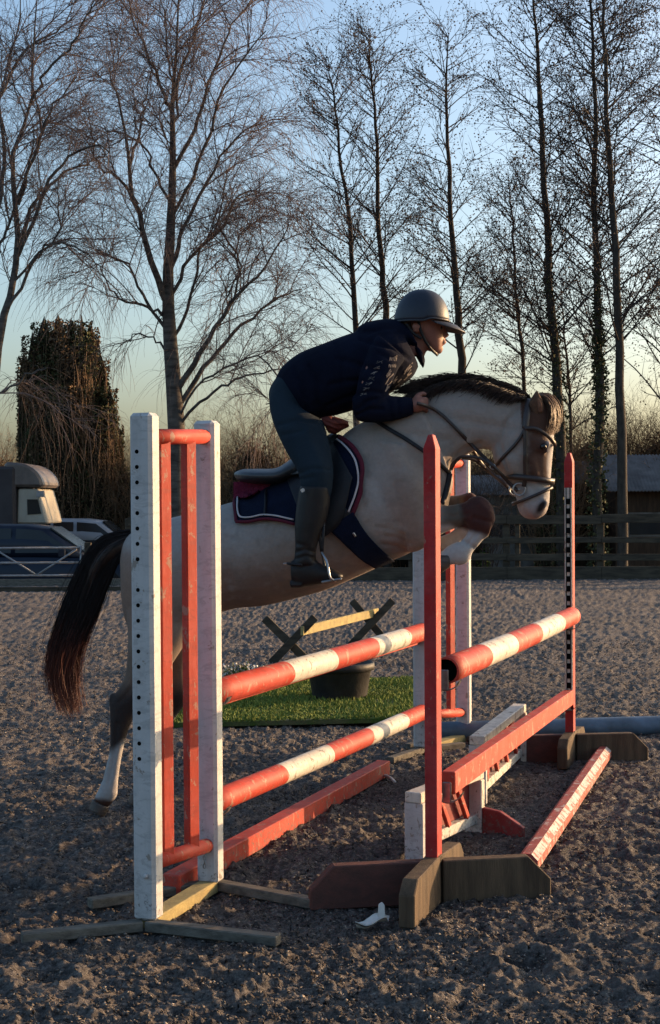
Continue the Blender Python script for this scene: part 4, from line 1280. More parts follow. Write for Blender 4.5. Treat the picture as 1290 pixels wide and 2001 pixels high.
farhind = [(300, 1100, 400, 1110, .12, .12), (310, 1200, 395, 1215, .11, .12), (318, 1280, 372, 1295, .075, .13), (322, 1350, 368, 1362, .055, .13), (300, 1385, 345, 1400, .042, .13),
           (286, 1440, 315, 1448, .033, .13), (276, 1490, 304, 1498, .030, .13), (268, 1525, 298, 1535, .036, .13), (258, 1545, 286, 1560, .033, .13)]
shoulder = [(720, 860, 830, 880, .20, -.04), (735, 960, 870, 930, .215, -.045), (770, 1050, 876, 975, .17, -.05)]
breast = [(830, 900, 878, 905, .10, 0), (835, 960, 885, 945, .14, 0), (820, 1030, 872, 985, .12, 0)]

horse_root = thing('horse', (P(600, 1000, 6.98).x, 6.98, 0.0), 'pale pinto horse in mid jump with black mane, tucked forelegs and white socks', 'horse')
skins = [torso, neck, head, nearfore, nearcan, farfore, farcan, nearhind, farhind, shoulder, breast]

# cheek, nostril and eye relief
skins.append([(985, 880, 1010, 880, .02, -.075), (978, 900, 1030, 900, .03, -.075), (990, 925, 1020, 925, .02, -.068)])
skins.append([(1055, 980, 1070, 980, .012, -.048), (1050, 994, 1068, 996, .016, -.046)])
skins.append([(1050, 862, 1075, 864, .012, -.080), (1046, 872, 1074, 874, .016, -.082), (1052, 884, 1070, 886, .010, -.078)])

def horse_coat():
    m, nt, b = mat_base('horse_coat', 0.68, 0.14)
    a = nt.nodes.new('ShaderNodeAttribute'); a.attribute_name = 'coat'
    f = nz(nt, 60, 5, (1, 1, 1)); g = nz(nt, 7, 4)
    c = mixc(nt, 0.5, a.outputs['Color'], ramp(nt, f, [(0.3, (0.72, 0.72, 0.72)), (0.7, (1, 1, 1))]), 'MULTIPLY')
    c = mixc(nt, 0.35, c, ramp(nt, g, [(0.35, (0.74, 0.72, 0.72)), (0.65, (1, 1, 1))]), 'MULTIPLY')
    nt.links.new(c, b.inputs['Base Color'])
    b.inputs['Sheen Weight'].default_value = 0.06; b.inputs['Sheen Roughness'].default_value = 0.5
    bump(nt, b, nz(nt, 55, 8, (0.5, 1, 1.6), rough=0.75), 0.5, 0.006)
    return m
M['horse_coat'] = horse_coat()
# squarer knees, fetlocks and a point of hock
skins.append([(915, 974, 912, 1032, .050, -.15), (935, 968, 930, 1044, .057, -.15), (952, 976, 945, 1052, .054, -.15), (964, 992, 955, 1050, .044, -.15)])
skins.append([(893, 1058, 925, 1074, .034, -.15), (880, 1064, 916, 1098, .042, -.15), (870, 1070, 896, 1106, .040, -.15)])
skins.append([(216, 1352, 236, 1362, .020, -.13), (213, 1368, 240, 1378, .030, -.13), (216, 1392, 238, 1398, .026, -.13)])
skins.append([(196, 1530, 230, 1540, .036, -.13), (194, 1541, 230, 1553, .040, -.13), (188, 1550, 222, 1566, .036, -.13)])
horse = organic('body', skins, 0.009, M['horse_coat'], horse_root, 6)

def seg_dist(x, y, pl):
    d = np.full(len(x), 1e9)
    for (ax, ay), (bx, by) in zip(pl[:-1], pl[1:]):
        vx, vy = bx - ax, by - ay
        t = np.clip(((x - ax) * vx + (y - ay) * vy) / (vx * vx + vy * vy + 1e-9), 0, 1)
        d = np.minimum(d, np.hypot(x - ax - t * vx, y - ay - t * vy))
    return d

def sculpt(o, grooves, facing=0.25, near_only=False):
    """press muscle grooves and folds into the skin: (depth m, width px, polyline)"""
    me = o.data; n = len(me.vertices)
    co = np.empty(n * 3, np.float32); me.vertices.foreach_get('co', co); co = co.reshape(-1, 3)
    no = np.empty(n * 3, np.float32); me.vertex_normals.foreach_get('vector', no); no = no.reshape(-1, 3)
    inv = np.array(MW.inverted()); q = np.c_[co, np.ones(n)] @ inv.T
    x = CX + FPX * q[:, 0] / -q[:, 2]; y = CY - FPX * q[:, 1] / -q[:, 2]
    a = np.clip((np.abs(no[:, 1]) - facing) / 0.3, 0, 1)
    if near_only: a = a * (no[:, 1] < 0)
    h = np.zeros(n)
    for (dp, w, pl) in grooves:
        m = dp * np.exp(-(seg_dist(x, y, pl) / w) ** 2)
        h -= m
    co += no * (h * a)[:, None]
    me.vertices.foreach_set('co', co.astype(np.float32).ravel()); me.update()

sculpt(horse, [(.011, 13, [(740, 838), (785, 868), (830, 925), (852, 975)]), (.012, 14, [(715, 900), (742, 960), (772, 1020)]), (-.008, 22, [(760, 900), (800, 960), (820, 1010)]),
               (.010, 7, [(940, 868), (908, 878), (882, 905)]), (.008, 10, [(835, 800), (885, 818), (940, 828), (1000, 838)]), (.007, 9, [(760, 850), (820, 850), (880, 860)]),
               (.010, 5, [(1012, 800), (990, 825), (976, 868), (990, 918)]), (-.006, 6, [(1018, 885), (1042, 905), (1048, 928)]), (-.009, 7, [(1048, 860), (1062, 858), (1074, 866)]),
               (.008, 6, [(1052, 885), (1066, 882)]), (.006, 6, [(1034, 930), (1044, 960), (1048, 980)]), (-.006, 5, [(1052, 984), (1062, 978), (1070, 984)]),
               (.014, 20, [(462, 1000), (444, 1060), (452, 1130)]), (-.008, 30, [(420, 1040), (400, 1120)]), (.006, 6, [(1030, 1009), (1012, 990)]),
               (.006, 4, [(752, 1048), (776, 1050), (800, 1062)]), (.007, 4, [(748, 1064), (775, 1068), (798, 1078)]), (.005, 4, [(735, 1030), (760, 1034), (790, 1046)]),
               (.004, 5, [(700, 930), (712, 990)]), (.005, 6, [(835, 1006), (880, 1008), (915, 1004)]), (.012, 5, [(898, 976), (910, 1034)]), (.008, 3, [(936, 1036), (912, 1066)]), (.008, 4, [(926, 1012), (965, 1022)]), (-.007, 6, [(938, 984), (956, 1000)]), (.008, 4, [(905, 1056), (934, 1076)]),
               (.007, 4, [(229, 1415), (224, 1470), (212, 1530)]), (.006, 5, [(262, 1330), (246, 1368)]), (.006, 4, [(250, 1350), (234, 1372)])]
       + [(.0025, 6, [(540 + 26 * i, 1030), (530 + 27 * i, 1090), (548 + 26 * i, 1150 - 6 * i)]) for i in range(6)]
       + [(.003, 7, [(815 + 18 * i, 850 + 5 * i), (835 + 16 * i, 880 + 3 * i)]) for i in range(5)])

def sstep(a, b, x): return np.clip((x - a) / (b - a), 0, 1) ** 2 * (3 - 2 * np.clip((x - a) / (b - a), 0, 1))

def paint_coat(o):
    me = o.data; n = len(me.vertices)
    co = np.empty(n * 3, np.float32); me.vertices.foreach_get('co', co); co = co.reshape(-1, 3)
    inv = np.array(MW.inverted()); q = np.c_[co, np.ones(n)] @ inv.T
    x = CX + FPX * q[:, 0] / -q[:, 2]; y = CY - FPX * q[:, 1] / -q[:, 2]; Yd = co[:, 1]
    nn = vnoise(x * 1.0, y + 3 * Yd * 100, 18, 31) + 0.5 * vnoise(x, y + Yd * 300, 7, 32)
    x2 = x + 10 * nn; y2 = y + 10 * vnoise(x, y, 20, 33)
    cream = np.array([.27, .213, .175]); white = np.array([.42, .40, .385]); brown = np.array([.085, .038, .024]); dark = np.array([.035, .026, .024]); rose = np.array([.26, .17, .15])
    C = np.repeat(cream[None], n, 0)
    def mixm(C, c, m): return C * (1 - m[:, None]) + c[None] * m[:, None]
    # paler rump and neck, warmer belly
    C = mixm(C, white * 0.8, 0.55 * sstep(640, 420, x2) * sstep(1140, 1040, y2))
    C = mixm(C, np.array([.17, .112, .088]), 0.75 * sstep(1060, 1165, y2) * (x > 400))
    C = mixm(C, white * 0.85, 0.35 * sstep(800, 870, x2) * sstep(940, 880, y2))
    C = mixm(C, white * .8, 0.8 * np.exp(-((x2 - 735) / 45) ** 2 - ((y2 - 980) / 80) ** 2))
    C = mixm(C, rose, 0.6 * np.exp(-((x2 - 770) / 35) ** 2 - ((y2 - 1065) / 22) ** 2))
    C = mixm(C, white * .8, 0.28 * sstep(0.15, 0.6, nn) * (x < 960)); C = mixm(C, cream * .62, 0.35 * sstep(0.1, 0.5, -nn - 0.2 * (y < 900)) * (x < 960))
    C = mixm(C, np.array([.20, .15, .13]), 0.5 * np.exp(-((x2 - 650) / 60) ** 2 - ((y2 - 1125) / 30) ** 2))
    # head
    face = (x > 960) & (y > 770)
    C = mixm(C, brown, face * sstep(1020, 1042, x2) * sstep(960, 935, y2) * 0.95)
    C = mixm(C, white, face * sstep(1066, 1073, x + 3 * nn) * (y > 850) * 0.9)
    C = mixm(C, white * .95, face * sstep(938, 950, y2 + 0.15 * (x - 1040)) * 0.9)
    C = mixm(C, rose, face * np.exp(-((x2 - 1040) / 26) ** 2 - ((y2 - 1005) / 18) ** 2) * 0.9)
    C = mixm(C, brown, face * sstep(845, 820, y2) * (x > 1018) * 0.9)
    C = mixm(C, dark * .5, np.clip(1.6 * np.exp(-(((x - 1058) + 0.5 * (y - 990)) / 7) ** 2 - ((y - 990) / 13) ** 2), 0, 1) * face)
    C = mixm(C, dark, 0.85 * np.exp(-((x - 1061) / 11) ** 2 - ((y - 873) / 9) ** 2) * face)
    # forelegs
    leg = (x > 838) & (y > 962) & (x < 985)
    C = mixm(C, np.array([.085, .066, .048]), leg * sstep(850, 880, x2) * 0.9)
    C = mixm(C, np.array([.060, .022, .018]), leg * sstep(898, 912, x2) * sstep(1056, 1044, y2 + .35 * (935 - x)))
    C = mixm(C, white, leg * np.maximum(sstep(1040, 1052, y2 + 0.25 * (950 - x)), 0) * (x < 960))
    # hind legs
    hl = (x < 385) & (y > 1225)
    C = mixm(C, np.array([.16, .11, .08]), hl * sstep(1235, 1300, y2) * 0.85)
    C = mixm(C, dark * 1.1, hl * sstep(1325, 1370, y2))
    C = mixm(C, white * 0.95, hl * sstep(1452, 1472, y2 + (x - 225) * 0.5))
    C = mixm(C, brown * .8, hl * sstep(1556, 1566, y2))
    # buttock and croup
    C = mixm(C, np.array([.22, .13, .09]), (x < 262) * sstep(1060, 1090, y2) * sstep(1290, 1200, y2) * .6)
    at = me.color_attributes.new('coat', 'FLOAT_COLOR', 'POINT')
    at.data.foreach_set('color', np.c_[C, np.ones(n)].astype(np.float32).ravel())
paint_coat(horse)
me = horse.data
HB = BVHTree.FromPolygons([v.co.copy() for v in me.vertices], [tuple(p.vertices) for p in me.polygons])
EYE = Vector((0, 0, CAMZ))

def on(px, py, off=0.0, bv=None, dy=0.0):
    """point on the near surface of the horse seen at (px, py), lifted by off"""
    d = raydir(px, py).normalized()
    hit, nr, _, _ = (bv or HB).ray_cast(EYE, d, 30)
    if hit is None:
        return P(px, py, HY(px) - 0.02 + dy)
    if nr.dot(d) > 0: nr = -nr
    # keep the offset mostly sideways so that outlines stay put
    nn = (nr * 0.5 + Vector((0, -1, 0)) * 0.5).normalized()
    return hit + nn * off + Vector((0, dy, 0))

M['ear_coat'] = simple('ear_coat', (0.075, 0.042, 0.028), (0.12, 0.07, 0.045), 30, 0.8, 0.1, (1, 1, 1), 0.3, 80)
M['ear_inner'] = simple('ear_inner', (0.20, 0.11, 0.07), (0.14, 0.07, 0.045), 40, 0.85, 0.1, (1, 1, 1), 0.5, 90)
for sg in (-1, 1):
    e_ = organic('ear', [[(1040, 818, 1060, 814, .018, sg * .050), (1034, 800, 1064, 798, .024, sg * .060), (1036, 783, 1061, 784, .020, sg * .072), (1043, 770, 1055, 772, .010, sg * .080), (1048, 763, 1051, 764, .003, sg * .084)]], 0.004, M['ear_coat'], horse_root, 2)
    organic('ear_opening', [[(1052, 806, 1061, 804, .010, sg * .072), (1050, 792, 1060, 791, .012, sg * .080), (1048, 778, 1054, 778, .006, sg * .086)]], 0.003, M['ear_inner'], e_, 1)
M['hoof'] = simple('hoof', (0.05, 0.04, 0.035), (0.10, 0.08, 0.065), 14, 0.5, 0.3, (1, 1, 4), 0.3, 30)
organic('hoof', [[(181, 1560, 214, 1577, .040, -.13), (174, 1580, 206, 1595, .048, -.13)]], 0.006, M['hoof'], horse_root, 2)
organic('hoof', [[(256, 1548, 285, 1564, .038, .13), (250, 1566, 278, 1582, .046, .13)]], 0.006, M['hoof'], horse_root, 2)
organic('hoof', [[(876, 1076, 880, 1108, .038, -.15), (858, 1084, 862, 1120, .048, -.15), (850, 1090, 853, 1118, .045, -.15)]], 0.006, M['hoof'], horse_root, 2)
organic('hoof', [[(855, 1048, 860, 1080, .038, .15), (838, 1050, 842, 1086, .046, .15)]], 0.006, M['hoof'], horse_root, 2)
M['eye_dark'] = simple('eye_dark', (0.008, 0.006, 0.005), (0.012, 0.008, 0.006), 5, 0.22, 0.5)
ec = on(1062, 873, -0.004)
bm = bmesh.new(); bmesh.ops.create_uvsphere(bm, u_segments=14, v_segments=10, radius=0.015, matrix=Matrix.Translation(ec)); bm_obj('eye', bm, M['eye_dark'], horse_root, True)
ec2 = ec.copy(); ec2.y = 2 * HY(1062) - ec.y
bm = bmesh.new(); bmesh.ops.create_uvsphere(bm, u_segments=14, v_segments=10, radius=0.015, matrix=Matrix.Translation(ec2)); bm_obj('eye', bm, M['eye_dark'], horse_root, True)

def hair_mat(name, stops, rough=0.5):
    m, nt, b = mat_base(name, rough, 0.3)
    tc = nt.nodes.new('ShaderNodeTexCoord'); sp = nt.nodes.new('ShaderNodeSeparateXYZ')
    nt.links.new(tc.outputs['Object'], sp.inputs[0])
    g = nt.nodes.new('ShaderNodeNewGeometry')
    ad = nt.nodes.new('ShaderNodeMath'); ad.operation = 'MULTIPLY_ADD'; ad.inputs[1].default_value = 0.25
    nt.links.new(g.outputs['Random Per Island'], ad.inputs[0]); nt.links.new(sp.outputs['Z'], ad.inputs[2])
    nt.links.new(ramp(nt, ad.outputs[0], stops), b.inputs['Base Color'])
    return m
z_tip = P(120, 1380, HY(130)).z
M['tail_hair'] = hair_mat('tail_hair', [(0.60, (0.26, 0.085, 0.050)), (0.82, (0.13, 0.038, 0.024)), (0.98, (0.045, 0.015, 0.012)), (1.15, (0.012, 0.008, 0.009))])
M['mane_hair'] = simple('mane_hair', (0.014, 0.009, 0.008), (0.050, 0.028, 0.020), 34, 0.5, 0.3)
M['forelock_hair'] = simple('forelock_hair', (0.060, 0.034, 0.022), (0.15, 0.09, 0.05), 60, 0.5, 0.3)

def strands(name, guides, n, spread, r0, mat, parent, seed, N=10, jit=0.01, ends=(0.75, 1.05)):
    """hair between guide curves: guides = list of world polylines"""
    r = np.random.default_rng(seed)
    Gd = np.array([spline(g, N) for g in guides])
    k = len(Gd)
    u = r.random(n) * (k - 1); i = np.minimum(u.astype(int), k - 2); f = (u - i)[:, None, None]
    L = Gd[i] * (1 - f) + Gd[i + 1] * f
    t = np.linspace(0, 1, N)
    w = np.interp(t, np.linspace(0, 1, len(spread)), spread)
    L = L + r.normal(0, 1, (n, 1, 3)) * w[None, :, None] * np.array([0.5, 1.0, 0.5])
    L = L + np.cumsum(r.normal(0, jit, L.shape), axis=1) * t[None, :, None]
    # cut lengths
    e = r.uniform(ends[0], ends[1], n) * (1 + 0.10 * np.sin(u * 11 + seed) + 0.08 * np.sin(u * 29 + 2 * seed))
    e = np.clip(e, 0.1, 1.25 if ends[1] > 1.05 else 1.05)
    out = np.empty_like(L)
    tt = np.clip(t[None] * e[:, None] / max(1.0, e.max()), 0, 1) * (N - 1)
    ii = np.minimum(tt.astype(int), N - 2); ff = (tt - ii)[..., None]
    out = L[np.arange(n)[:, None], ii] * (1 - ff) + L[np.arange(n)[:, None], ii + 1] * ff
    R = np.full((n, N), r0) * np.linspace(1.1, 0.35, N)[None]
    V, F = tubes([out], [R], 3)
    o = link(name, mesh_np(name, V, F, True), mat, parent); o['kind'] = 'stuff'
    return o

def tl(pts, dy=0.0): return [P(x, y, HY(x) + dy) for x, y in pts]
tail_g = [tl([(254, 1040), (205, 1050), (172, 1085), (145, 1140), (122, 1200), (103, 1270), (99, 1320), (116, 1375)]),
          tl([(254, 1046), (212, 1062), (183, 1100), (160, 1155), (138, 1215), (118, 1275), (113, 1330), (130, 1385)]),
          tl([(254, 1054), (219, 1078), (194, 1122), (176, 1172), (152, 1230), (132, 1282), (129, 1335), (143, 1392)]),
          tl([(254, 1068), (228, 1098), (208, 1142), (190, 1188), (166, 1238), (147, 1290), (146, 1340), (152, 1385)])]
organic('tail', [[(256, 1040, 256, 1080, .045), (215, 1058, 228, 1092, .05), (182, 1090, 200, 1120, .05), (160, 1145, 182, 1158, .04), (140, 1205, 162, 1218, .032), (126, 1250, 140, 1256, .012)]],
        0.009, M['mane_hair'], horse_root, 3)
strands('tail_hair', tail_g, 3400, [0.010, 0.014, 0.017, 0.018, 0.020], 0.0016, M['tail_hair'], horse_root, 71, 14, 0.0055, (0.70, 1.04))
strands('tail_wisps', tail_g, 260, [0.02, 0.035, 0.045, 0.055, 0.06], 0.0012, M['tail_hair'], horse_root, 77, 14, 0.008, (0.5, 1.05))
# mane: strands from the crest, falling over the near side and blown back
crest = [(800, 771), (830, 757), (860, 747), (895, 741), (930, 741), (965, 748), (1000, 760), (1030, 775)]
fall = [(780, 806), (798, 814), (822, 796), (850, 774), (884, 768), (922, 774), (962, 792), (1002, 792)]
mg = []
for (a, b) in zip(crest, fall):
    top = P(a[0], a[1], HY(a[0]) + 0.01); 
    m1 = on(a[0] * .72 + b[0] * .28, a[1] * .72 + b[1] * .28 + 2, 0.022)
    m2 = on((a[0] + b[0]) / 2 - 4, (a[1] + b[1]) / 2, 0.018)
    mg.append([top + Vector((0, 0, -0.01)), m1, m2, on(b[0], b[1], 0.014)])
strands('mane', mg, 5200, [0.004, 0.009, 0.013, 0.018], 0.0022, M['mane_hair'], horse_root, 72, 8, 0.0030, (0.45, 1.12))
top_g = []
for a in crest:
    top_g.append([P(a[0] + 8, a[1] + 4, HY(a[0])), P(a[0] - 6, a[1] - 5, HY(a[0]) - .01), P(a[0] - 26, a[1] - 5, HY(a[0]) - .02), P(a[0] - 46, a[1] + 3, HY(a[0]) - .03)])
strands('mane_crest', top_g, 1300, [0.01, 0.012, 0.014, 0.02], 0.0022, M['mane_hair'], horse_root, 73, 8, 0.003, (0.5, 1.0))
fly = [[P(840, 752, 6.9), P(815, 745, 6.88), P(795, 745, 6.86), P(778, 748, 6.86)], [P(838, 765, 6.87), P(812, 762, 6.84), P(795, 764, 6.84), P(780, 770, 6.84)],
       [P(835, 780, 6.85), P(815, 790, 6.8), P(800, 800, 6.78), P(790, 812, 6.78)]]
strands('mane_wisps', fly, 260, [0.01, 0.02, 0.03, 0.03], 0.0016, M['mane_hair'], horse_root, 74, 8, 0.004, (0.5, 1.0))
fl = [[P(1046, 776, HY(1046) - .03), P(1064, 776, HY(1060) - .05), P(1078, 800, HY(1075) - .06), P(1076, 832, HY(1075) - .07), P(1066, 850, HY(1066) - .08)],
      [P(1050, 774, HY(1046)), P(1072, 774, HY(1070)), P(1088, 798, HY(1080)), P(1088, 826, HY(1080)), P(1080, 845, HY(1080) - .02)],
      [P(1050, 774, HY(1046) + .03), P(1070, 776, HY(1070) + .04), P(1086, 800, HY(1080) + .05), P(1084, 830, HY(1080) + .06), P(1078, 848, HY(1080) + .06)]]
strands('forelock', fl, 420, [0.008, 0.012, 0.012, 0.012], 0.0022, M['forelock_hair'], horse_root, 75, 9, 0.003, (0.6, 1.05))

# ------------------------------------------------------------------ tack
M['leather'] = simple('leather', (0.022, 0.014, 0.012), (0.035, 0.022, 0.018), 12, 0.4, 0.45, (1, 1, 1), 0.2, 60)
M['black_leather'] = simple('black_leather', (0.009, 0.009, 0.011), (0.014, 0.013, 0.015), 12, 0.5, 0.25, (1, 1, 1), 0.2, 60)
M['navy_cloth'] = simple('navy_cloth', (0.006, 0.010, 0.026), (0.004, 0.007, 0.018), 12, 0.95, 0.1, (1, 1, 1), 0.5, 110)
M['burgundy'] = simple('burgundy', (0.10, 0.012, 0.026), (0.07, 0.010, 0.02), 12, 0.85, 0.2, (1, 1, 1), 0.5, 90)
M['fleece'] = simple('fleece', (0.16, 0.02, 0.045), (0.09, 0.012, 0.03), 40, 0.95, 0.1, (1, 1, 1), 1.0, 90)
M['piping'] = simple('piping', (0.5, 0.45, 0.45), (0.4, 0.36, 0.36), 12, 0.7, 0.2)
M['rust'] = simple('rust', (0.17, 0.04, 0.028), (0.11, 0.026, 0.02), 12, 0.8, 0.2, (1, 1, 1), 0.4, 40)

def strap(name, pts, w, mat, parent, off=0.010, thick=0.005, n=None, world=False):
    """flat strap laid on the horse through photo points, w wide"""
    n = n or (len(pts) - 1) * 7 + 1
    if world: L = spline(pts, n)
    else:
        s = spline([(p[0], p[1], 0) for p in pts], n)
        L = np.array([tuple(on(p[0], p[1], off)) for p in s])
    for _ in range(2): L[1:-1] = (L[:-2] + L[1:-1] * 2 + L[2:]) / 4
    T = np.gradient(L, axis=0); T /= np.linalg.norm(T, axis=1, keepdims=True) + 1e-9
    out = np.array([0, -1.0, 0])
    S = np.cross(T, out); S /= np.linalg.norm(S, axis=1, keepdims=True) + 1e-9
    N_ = np.cross(S, T)
    q = [(-.5, -.5), (.5, -.5), (.5, .5), (-.5, .5)]
    V = np.stack([L + S * (a * w) + N_ * (b * thick) for a, b in q], 1).reshape(-1, 3)
    F = [(i * 4 + j, i * 4 + (j + 1) % 4, i * 4 + 4 + (j + 1) % 4, i * 4 + 4 + j) for i in range(n - 1) for j in range(4)] + [(0, 3, 2, 1), ((n - 1) * 4, (n - 1) * 4 + 1, (n - 1) * 4 + 2, (n - 1) * 4 + 3)]
    me_ = mesh_np(name, V, np.array(F))
    return link(name, me_, mat, parent)

def ring_strap(name, p1, p2, w, hw, mat, parent, hgt=None):
    """strap that goes right round the head: silhouette points p1, p2; half width hw"""
    Yc = HY((p1[0] + p2[0]) / 2); a = P(*p1, Yc); b = P(*p2, Yc)
    c = (a + b) / 2; h = (a - b) / 2
    n = 36; up = Vector((0, -1, 0)).cross(h).normalized()
    V = []
    for k in range(n):
        an = 2 * math.pi * k / n
        p = c + h * 1.03 * math.cos(an) + Vector((0, -(hw + 0.006) * math.sin(an), 0))
        rad = (h.normalized() * math.cos(an) + Vector((0, -math.sin(an), 0)))
        for (i, j) in ((-.5, 0), (.5, 0), (.5, 1), (-.5, 1)):
            V.append(p + up * (i * w) + rad * (j * 0.006))
    F = [(k * 4 + j, k * 4 + (j + 1) % 4, ((k + 1) % n) * 4 + (j + 1) % 4, ((k + 1) % n) * 4 + j) for k in range(n) for j in range(4)]
    return link(name, mesh_np(name, V, np.array(F)), mat, parent)

bridle = thing('bridle', P(1020, 900, HY(1020)), 'dark brown leather bridle with padded noseband and reins on the horse head', 'bridle')
ring_strap('noseband', (1080, 941), (986, 930), 0.026, 0.083, M['leather'], bridle)
ring_strap('flash_strap', (1077, 953), (1004, 984), 0.014, 0.062, M['leather'], bridle)
strap('browband', [(1024, 838), (1045, 838), (1062, 848), (1076, 862), (1083, 872)], 0.018, M['leather'], bridle, 0.014)
strap('headpiece', [(1034, 782), (1030, 805), (1026, 838)], 0.030, M['leather'], bridle, 0.012)
strap('cheekpiece', [(1026, 838), (1026, 870), (1026, 900), (1026, 925), (1024, 950)], 0.020, M['leather'], bridle, 0.012)
strap('throatlash', [(1026, 838), (1012, 862), (992, 885), (974, 905), (966, 912)], 0.015, M['leather'], bridle, 0.010)
bc = on(1016, 955, 0.02)
tube('bit_ring', [bc + Vector((0.028 * math.cos(q), 0, 0.028 * math.sin(q))) for q in np.linspace(0, 5.6, 9)], 0.0045, M['steel'], bridle, 8, 28, loop=True)
tube('mouthpiece', [bc, bc + Vector((0, 0.14, 0))], 0.006, M['steel'], bridle, 8, 3)
bc2 = bc + Vector((0, 0.14, 0))
tube('bit_ring', [bc2 + Vector((0.028 * math.cos(q), 0, 0.028 * math.sin(q))) for q in np.linspace(0, 5.6, 9)], 0.0045, M['steel'], bridle, 8, 28, loop=True)
rein = [on(1014, 958, 0.022), on(996, 940, 0.02), P(975, 922, HY(975) - .13), P(955, 902, HY(955) - .14), on(925, 872, 0.016), on(898, 845, .013), on(870, 818, .014), on(850, 802, 0.02), P(830, 792, 6.70), P(815, 788, 6.68)]
strap('rein', rein, 0.016, M['leather'], bridle, world=True, thick=0.005, n=60)
rein2 = [Vector((p.x, 2 * HY(900) - p.y, p.z)) for p in rein]
strap('rein', rein2, 0.016, M['leather'], bridle, world=True, thick=0.005, n=60)

mart = thing('martingale', P(850, 900, HY(850)), 'dark running martingale with straps over the shoulder and up to the reins', 'martingale')
strap('neck_strap', [(700, 800), (742, 828), (780, 850), (815, 873), (845, 895), (876, 925)], 0.018, M['black_leather'], mart, 0.010)
strap('fork', [(876, 925), (882, 906), (898, 893)], 0.014, M['leather'], mart, 0.012)
fk = [on(878, 920, .012), P(895, 896, HY(895) - .10), P(915, 892, HY(915) - .12), P(940, 896, HY(940) - .13), P(962, 912, HY(962) - .13)]
strap('fork', fk, 0.013, M['leather'], mart, world=True, thick=.004, n=30)
fk2 = [Vector((p.x, 2 * HY(900) - p.y, p.z)) for p in fk]
strap('fork', fk2, 0.013, M['leather'], mart, world=True, thick=.004, n=30)
tube('ring', [P(963, 912, HY(962) - .13) + Vector((0.012 * math.cos(q), 0, 0.012 * math.sin(q))) for q in np.linspace(0, 5.2, 7)], 0.003, M['steel'], mart, 6, 20, loop=True)
strap('chest_strap', [(876, 925), (872, 950), (862, 985)], 0.024, M['black_leather'], mart, 0.012)

def patch(name, up, lo, mat, parent, off, nu=60, nv=16, thick=0.008, mirror=True, bv=None):
    """cloth lying on the horse between two photo polylines"""
    U = spline([(p[0], p[1], 0) for p in up], nu); Lo = spline([(p[0], p[1], 0) for p in lo], nu)
    V = []
    for i in range(nu):
        for j in range(nv):
            f = j / (nv - 1)
            x = U[i][0] * (1 - f) + Lo[i][0] * f; y = U[i][1] * (1 - f) + Lo[i][1] * f
            V.append(on(x, y, off, bv))
    A = np.array([tuple(v) for v in V]).reshape(nu, nv, 3)
    for _ in range(3):
        Bm = A.copy()
        Bm[1:-1, :, 1] = (A[:-2, :, 1] + 2 * A[1:-1, :, 1] + A[2:, :, 1]) / 4
        Bm[:, 1:-1, 1] = (Bm[:, :-2, 1] + 2 * Bm[:, 1:-1, 1] + Bm[:, 2:, 1]) / 4
        A = Bm
    out = []
    for sgn in ((1, -1) if mirror else (1,)):
        Q = A.copy()
        T2 = Q.copy(); T2[..., 1] -= thick
        if sgn == -1:
            yc = np.vectorize(lambda q: 6.98 - 0.16 * (q * FPX / 6.98 + CX - 600) / 415)(Q[..., 0])
            Q[..., 1] = 2 * yc - Q[..., 1]; T2[..., 1] = 2 * yc - T2[..., 1]
        V = np.concatenate([Q.reshape(-1, 3), T2.reshape(-1, 3)]); N_ = nu * nv
        id_ = np.arange(N_).reshape(nu, nv)
        F = np.stack([id_[:-1, :-1], id_[1:, :-1], id_[1:, 1:], id_[:-1, 1:]], -1).reshape(-1, 4)
        E = np.concatenate([id_[:, 0], id_[-1, 1:], id_[::-1, -1][1:], id_[0, ::-1][1:]])
        S = np.stack([E[:-1], E[1:], E[1:] + N_, E[:-1] + N_], -1)
        bm_ = bmesh.new(); me_ = mesh_np(name, V, np.concatenate([F, F[:, ::-1] + N_, S]), True)
        bm_.from_mesh(me_); bmesh.ops.recalc_face_normals(bm_, faces=bm_.faces); bm_.to_mesh(me_); bm_.free()
        out.append(link(name, me_, mat, parent))
    return out

pad = thing('saddle_pad', P(580, 950, 6.98), 'navy saddle pad with white piping, burgundy edge and burgundy fleece at the back', 'saddle pad')
up = [(459, 946), (500, 946), (545, 930), (590, 900), (625, 872), (642, 858), (652, 853), (660, 852)]
lo = [(463, 1023), (515, 1016), (575, 1024), (640, 1030), (690, 1006), (706, 962), (709, 920), (699, 884)]
patch('quarter', up, lo, M['navy_cloth'], pad, 0.014)
edge = [(459, 946), (459, 985), (463, 1023), (490, 1022), (515, 1016), (545, 1017), (575, 1024), (640, 1030), (690, 1004), (704, 962), (707, 920), (698, 888), (682, 868), (660, 853)]
strap('binding', [(459, 946), (459, 985), (464, 1022)], 0.014, M['burgundy'], pad, 0.026)
strap('binding', [(463, 1023), (490, 1022), (515, 1017), (545, 1018), (578, 1025)], 0.014, M['burgundy'], pad, 0.026)
strap('binding', [(688, 1006), (702, 970), (708, 935), (706, 905), (696, 882), (680, 866), (658, 853)], 0.020, M['burgundy'], pad, 0.026)
strap('piping', [(467, 978), (467, 1000), (473, 1014), (492, 1014), (515, 1009), (545, 1011), (576, 1017)], 0.0075, M['piping'], pad, 0.029)
strap('piping', [(681, 1000), (694, 968), (700, 935), (697, 908), (688, 888), (674, 872), (656, 858)], 0.0085, M['piping'], pad, 0.029)
strap('girth_loop', [(522, 948), (522, 985), (519, 1012)], 0.012, M['black_leather'], pad, 0.027)
patch('fleece', [(457, 942), (480, 940), (505, 938), (530, 934)], [(459, 975), (482, 980), (508, 966), (530, 952)], M['fleece'], pad, 0.03, 20, 8, 0.02)

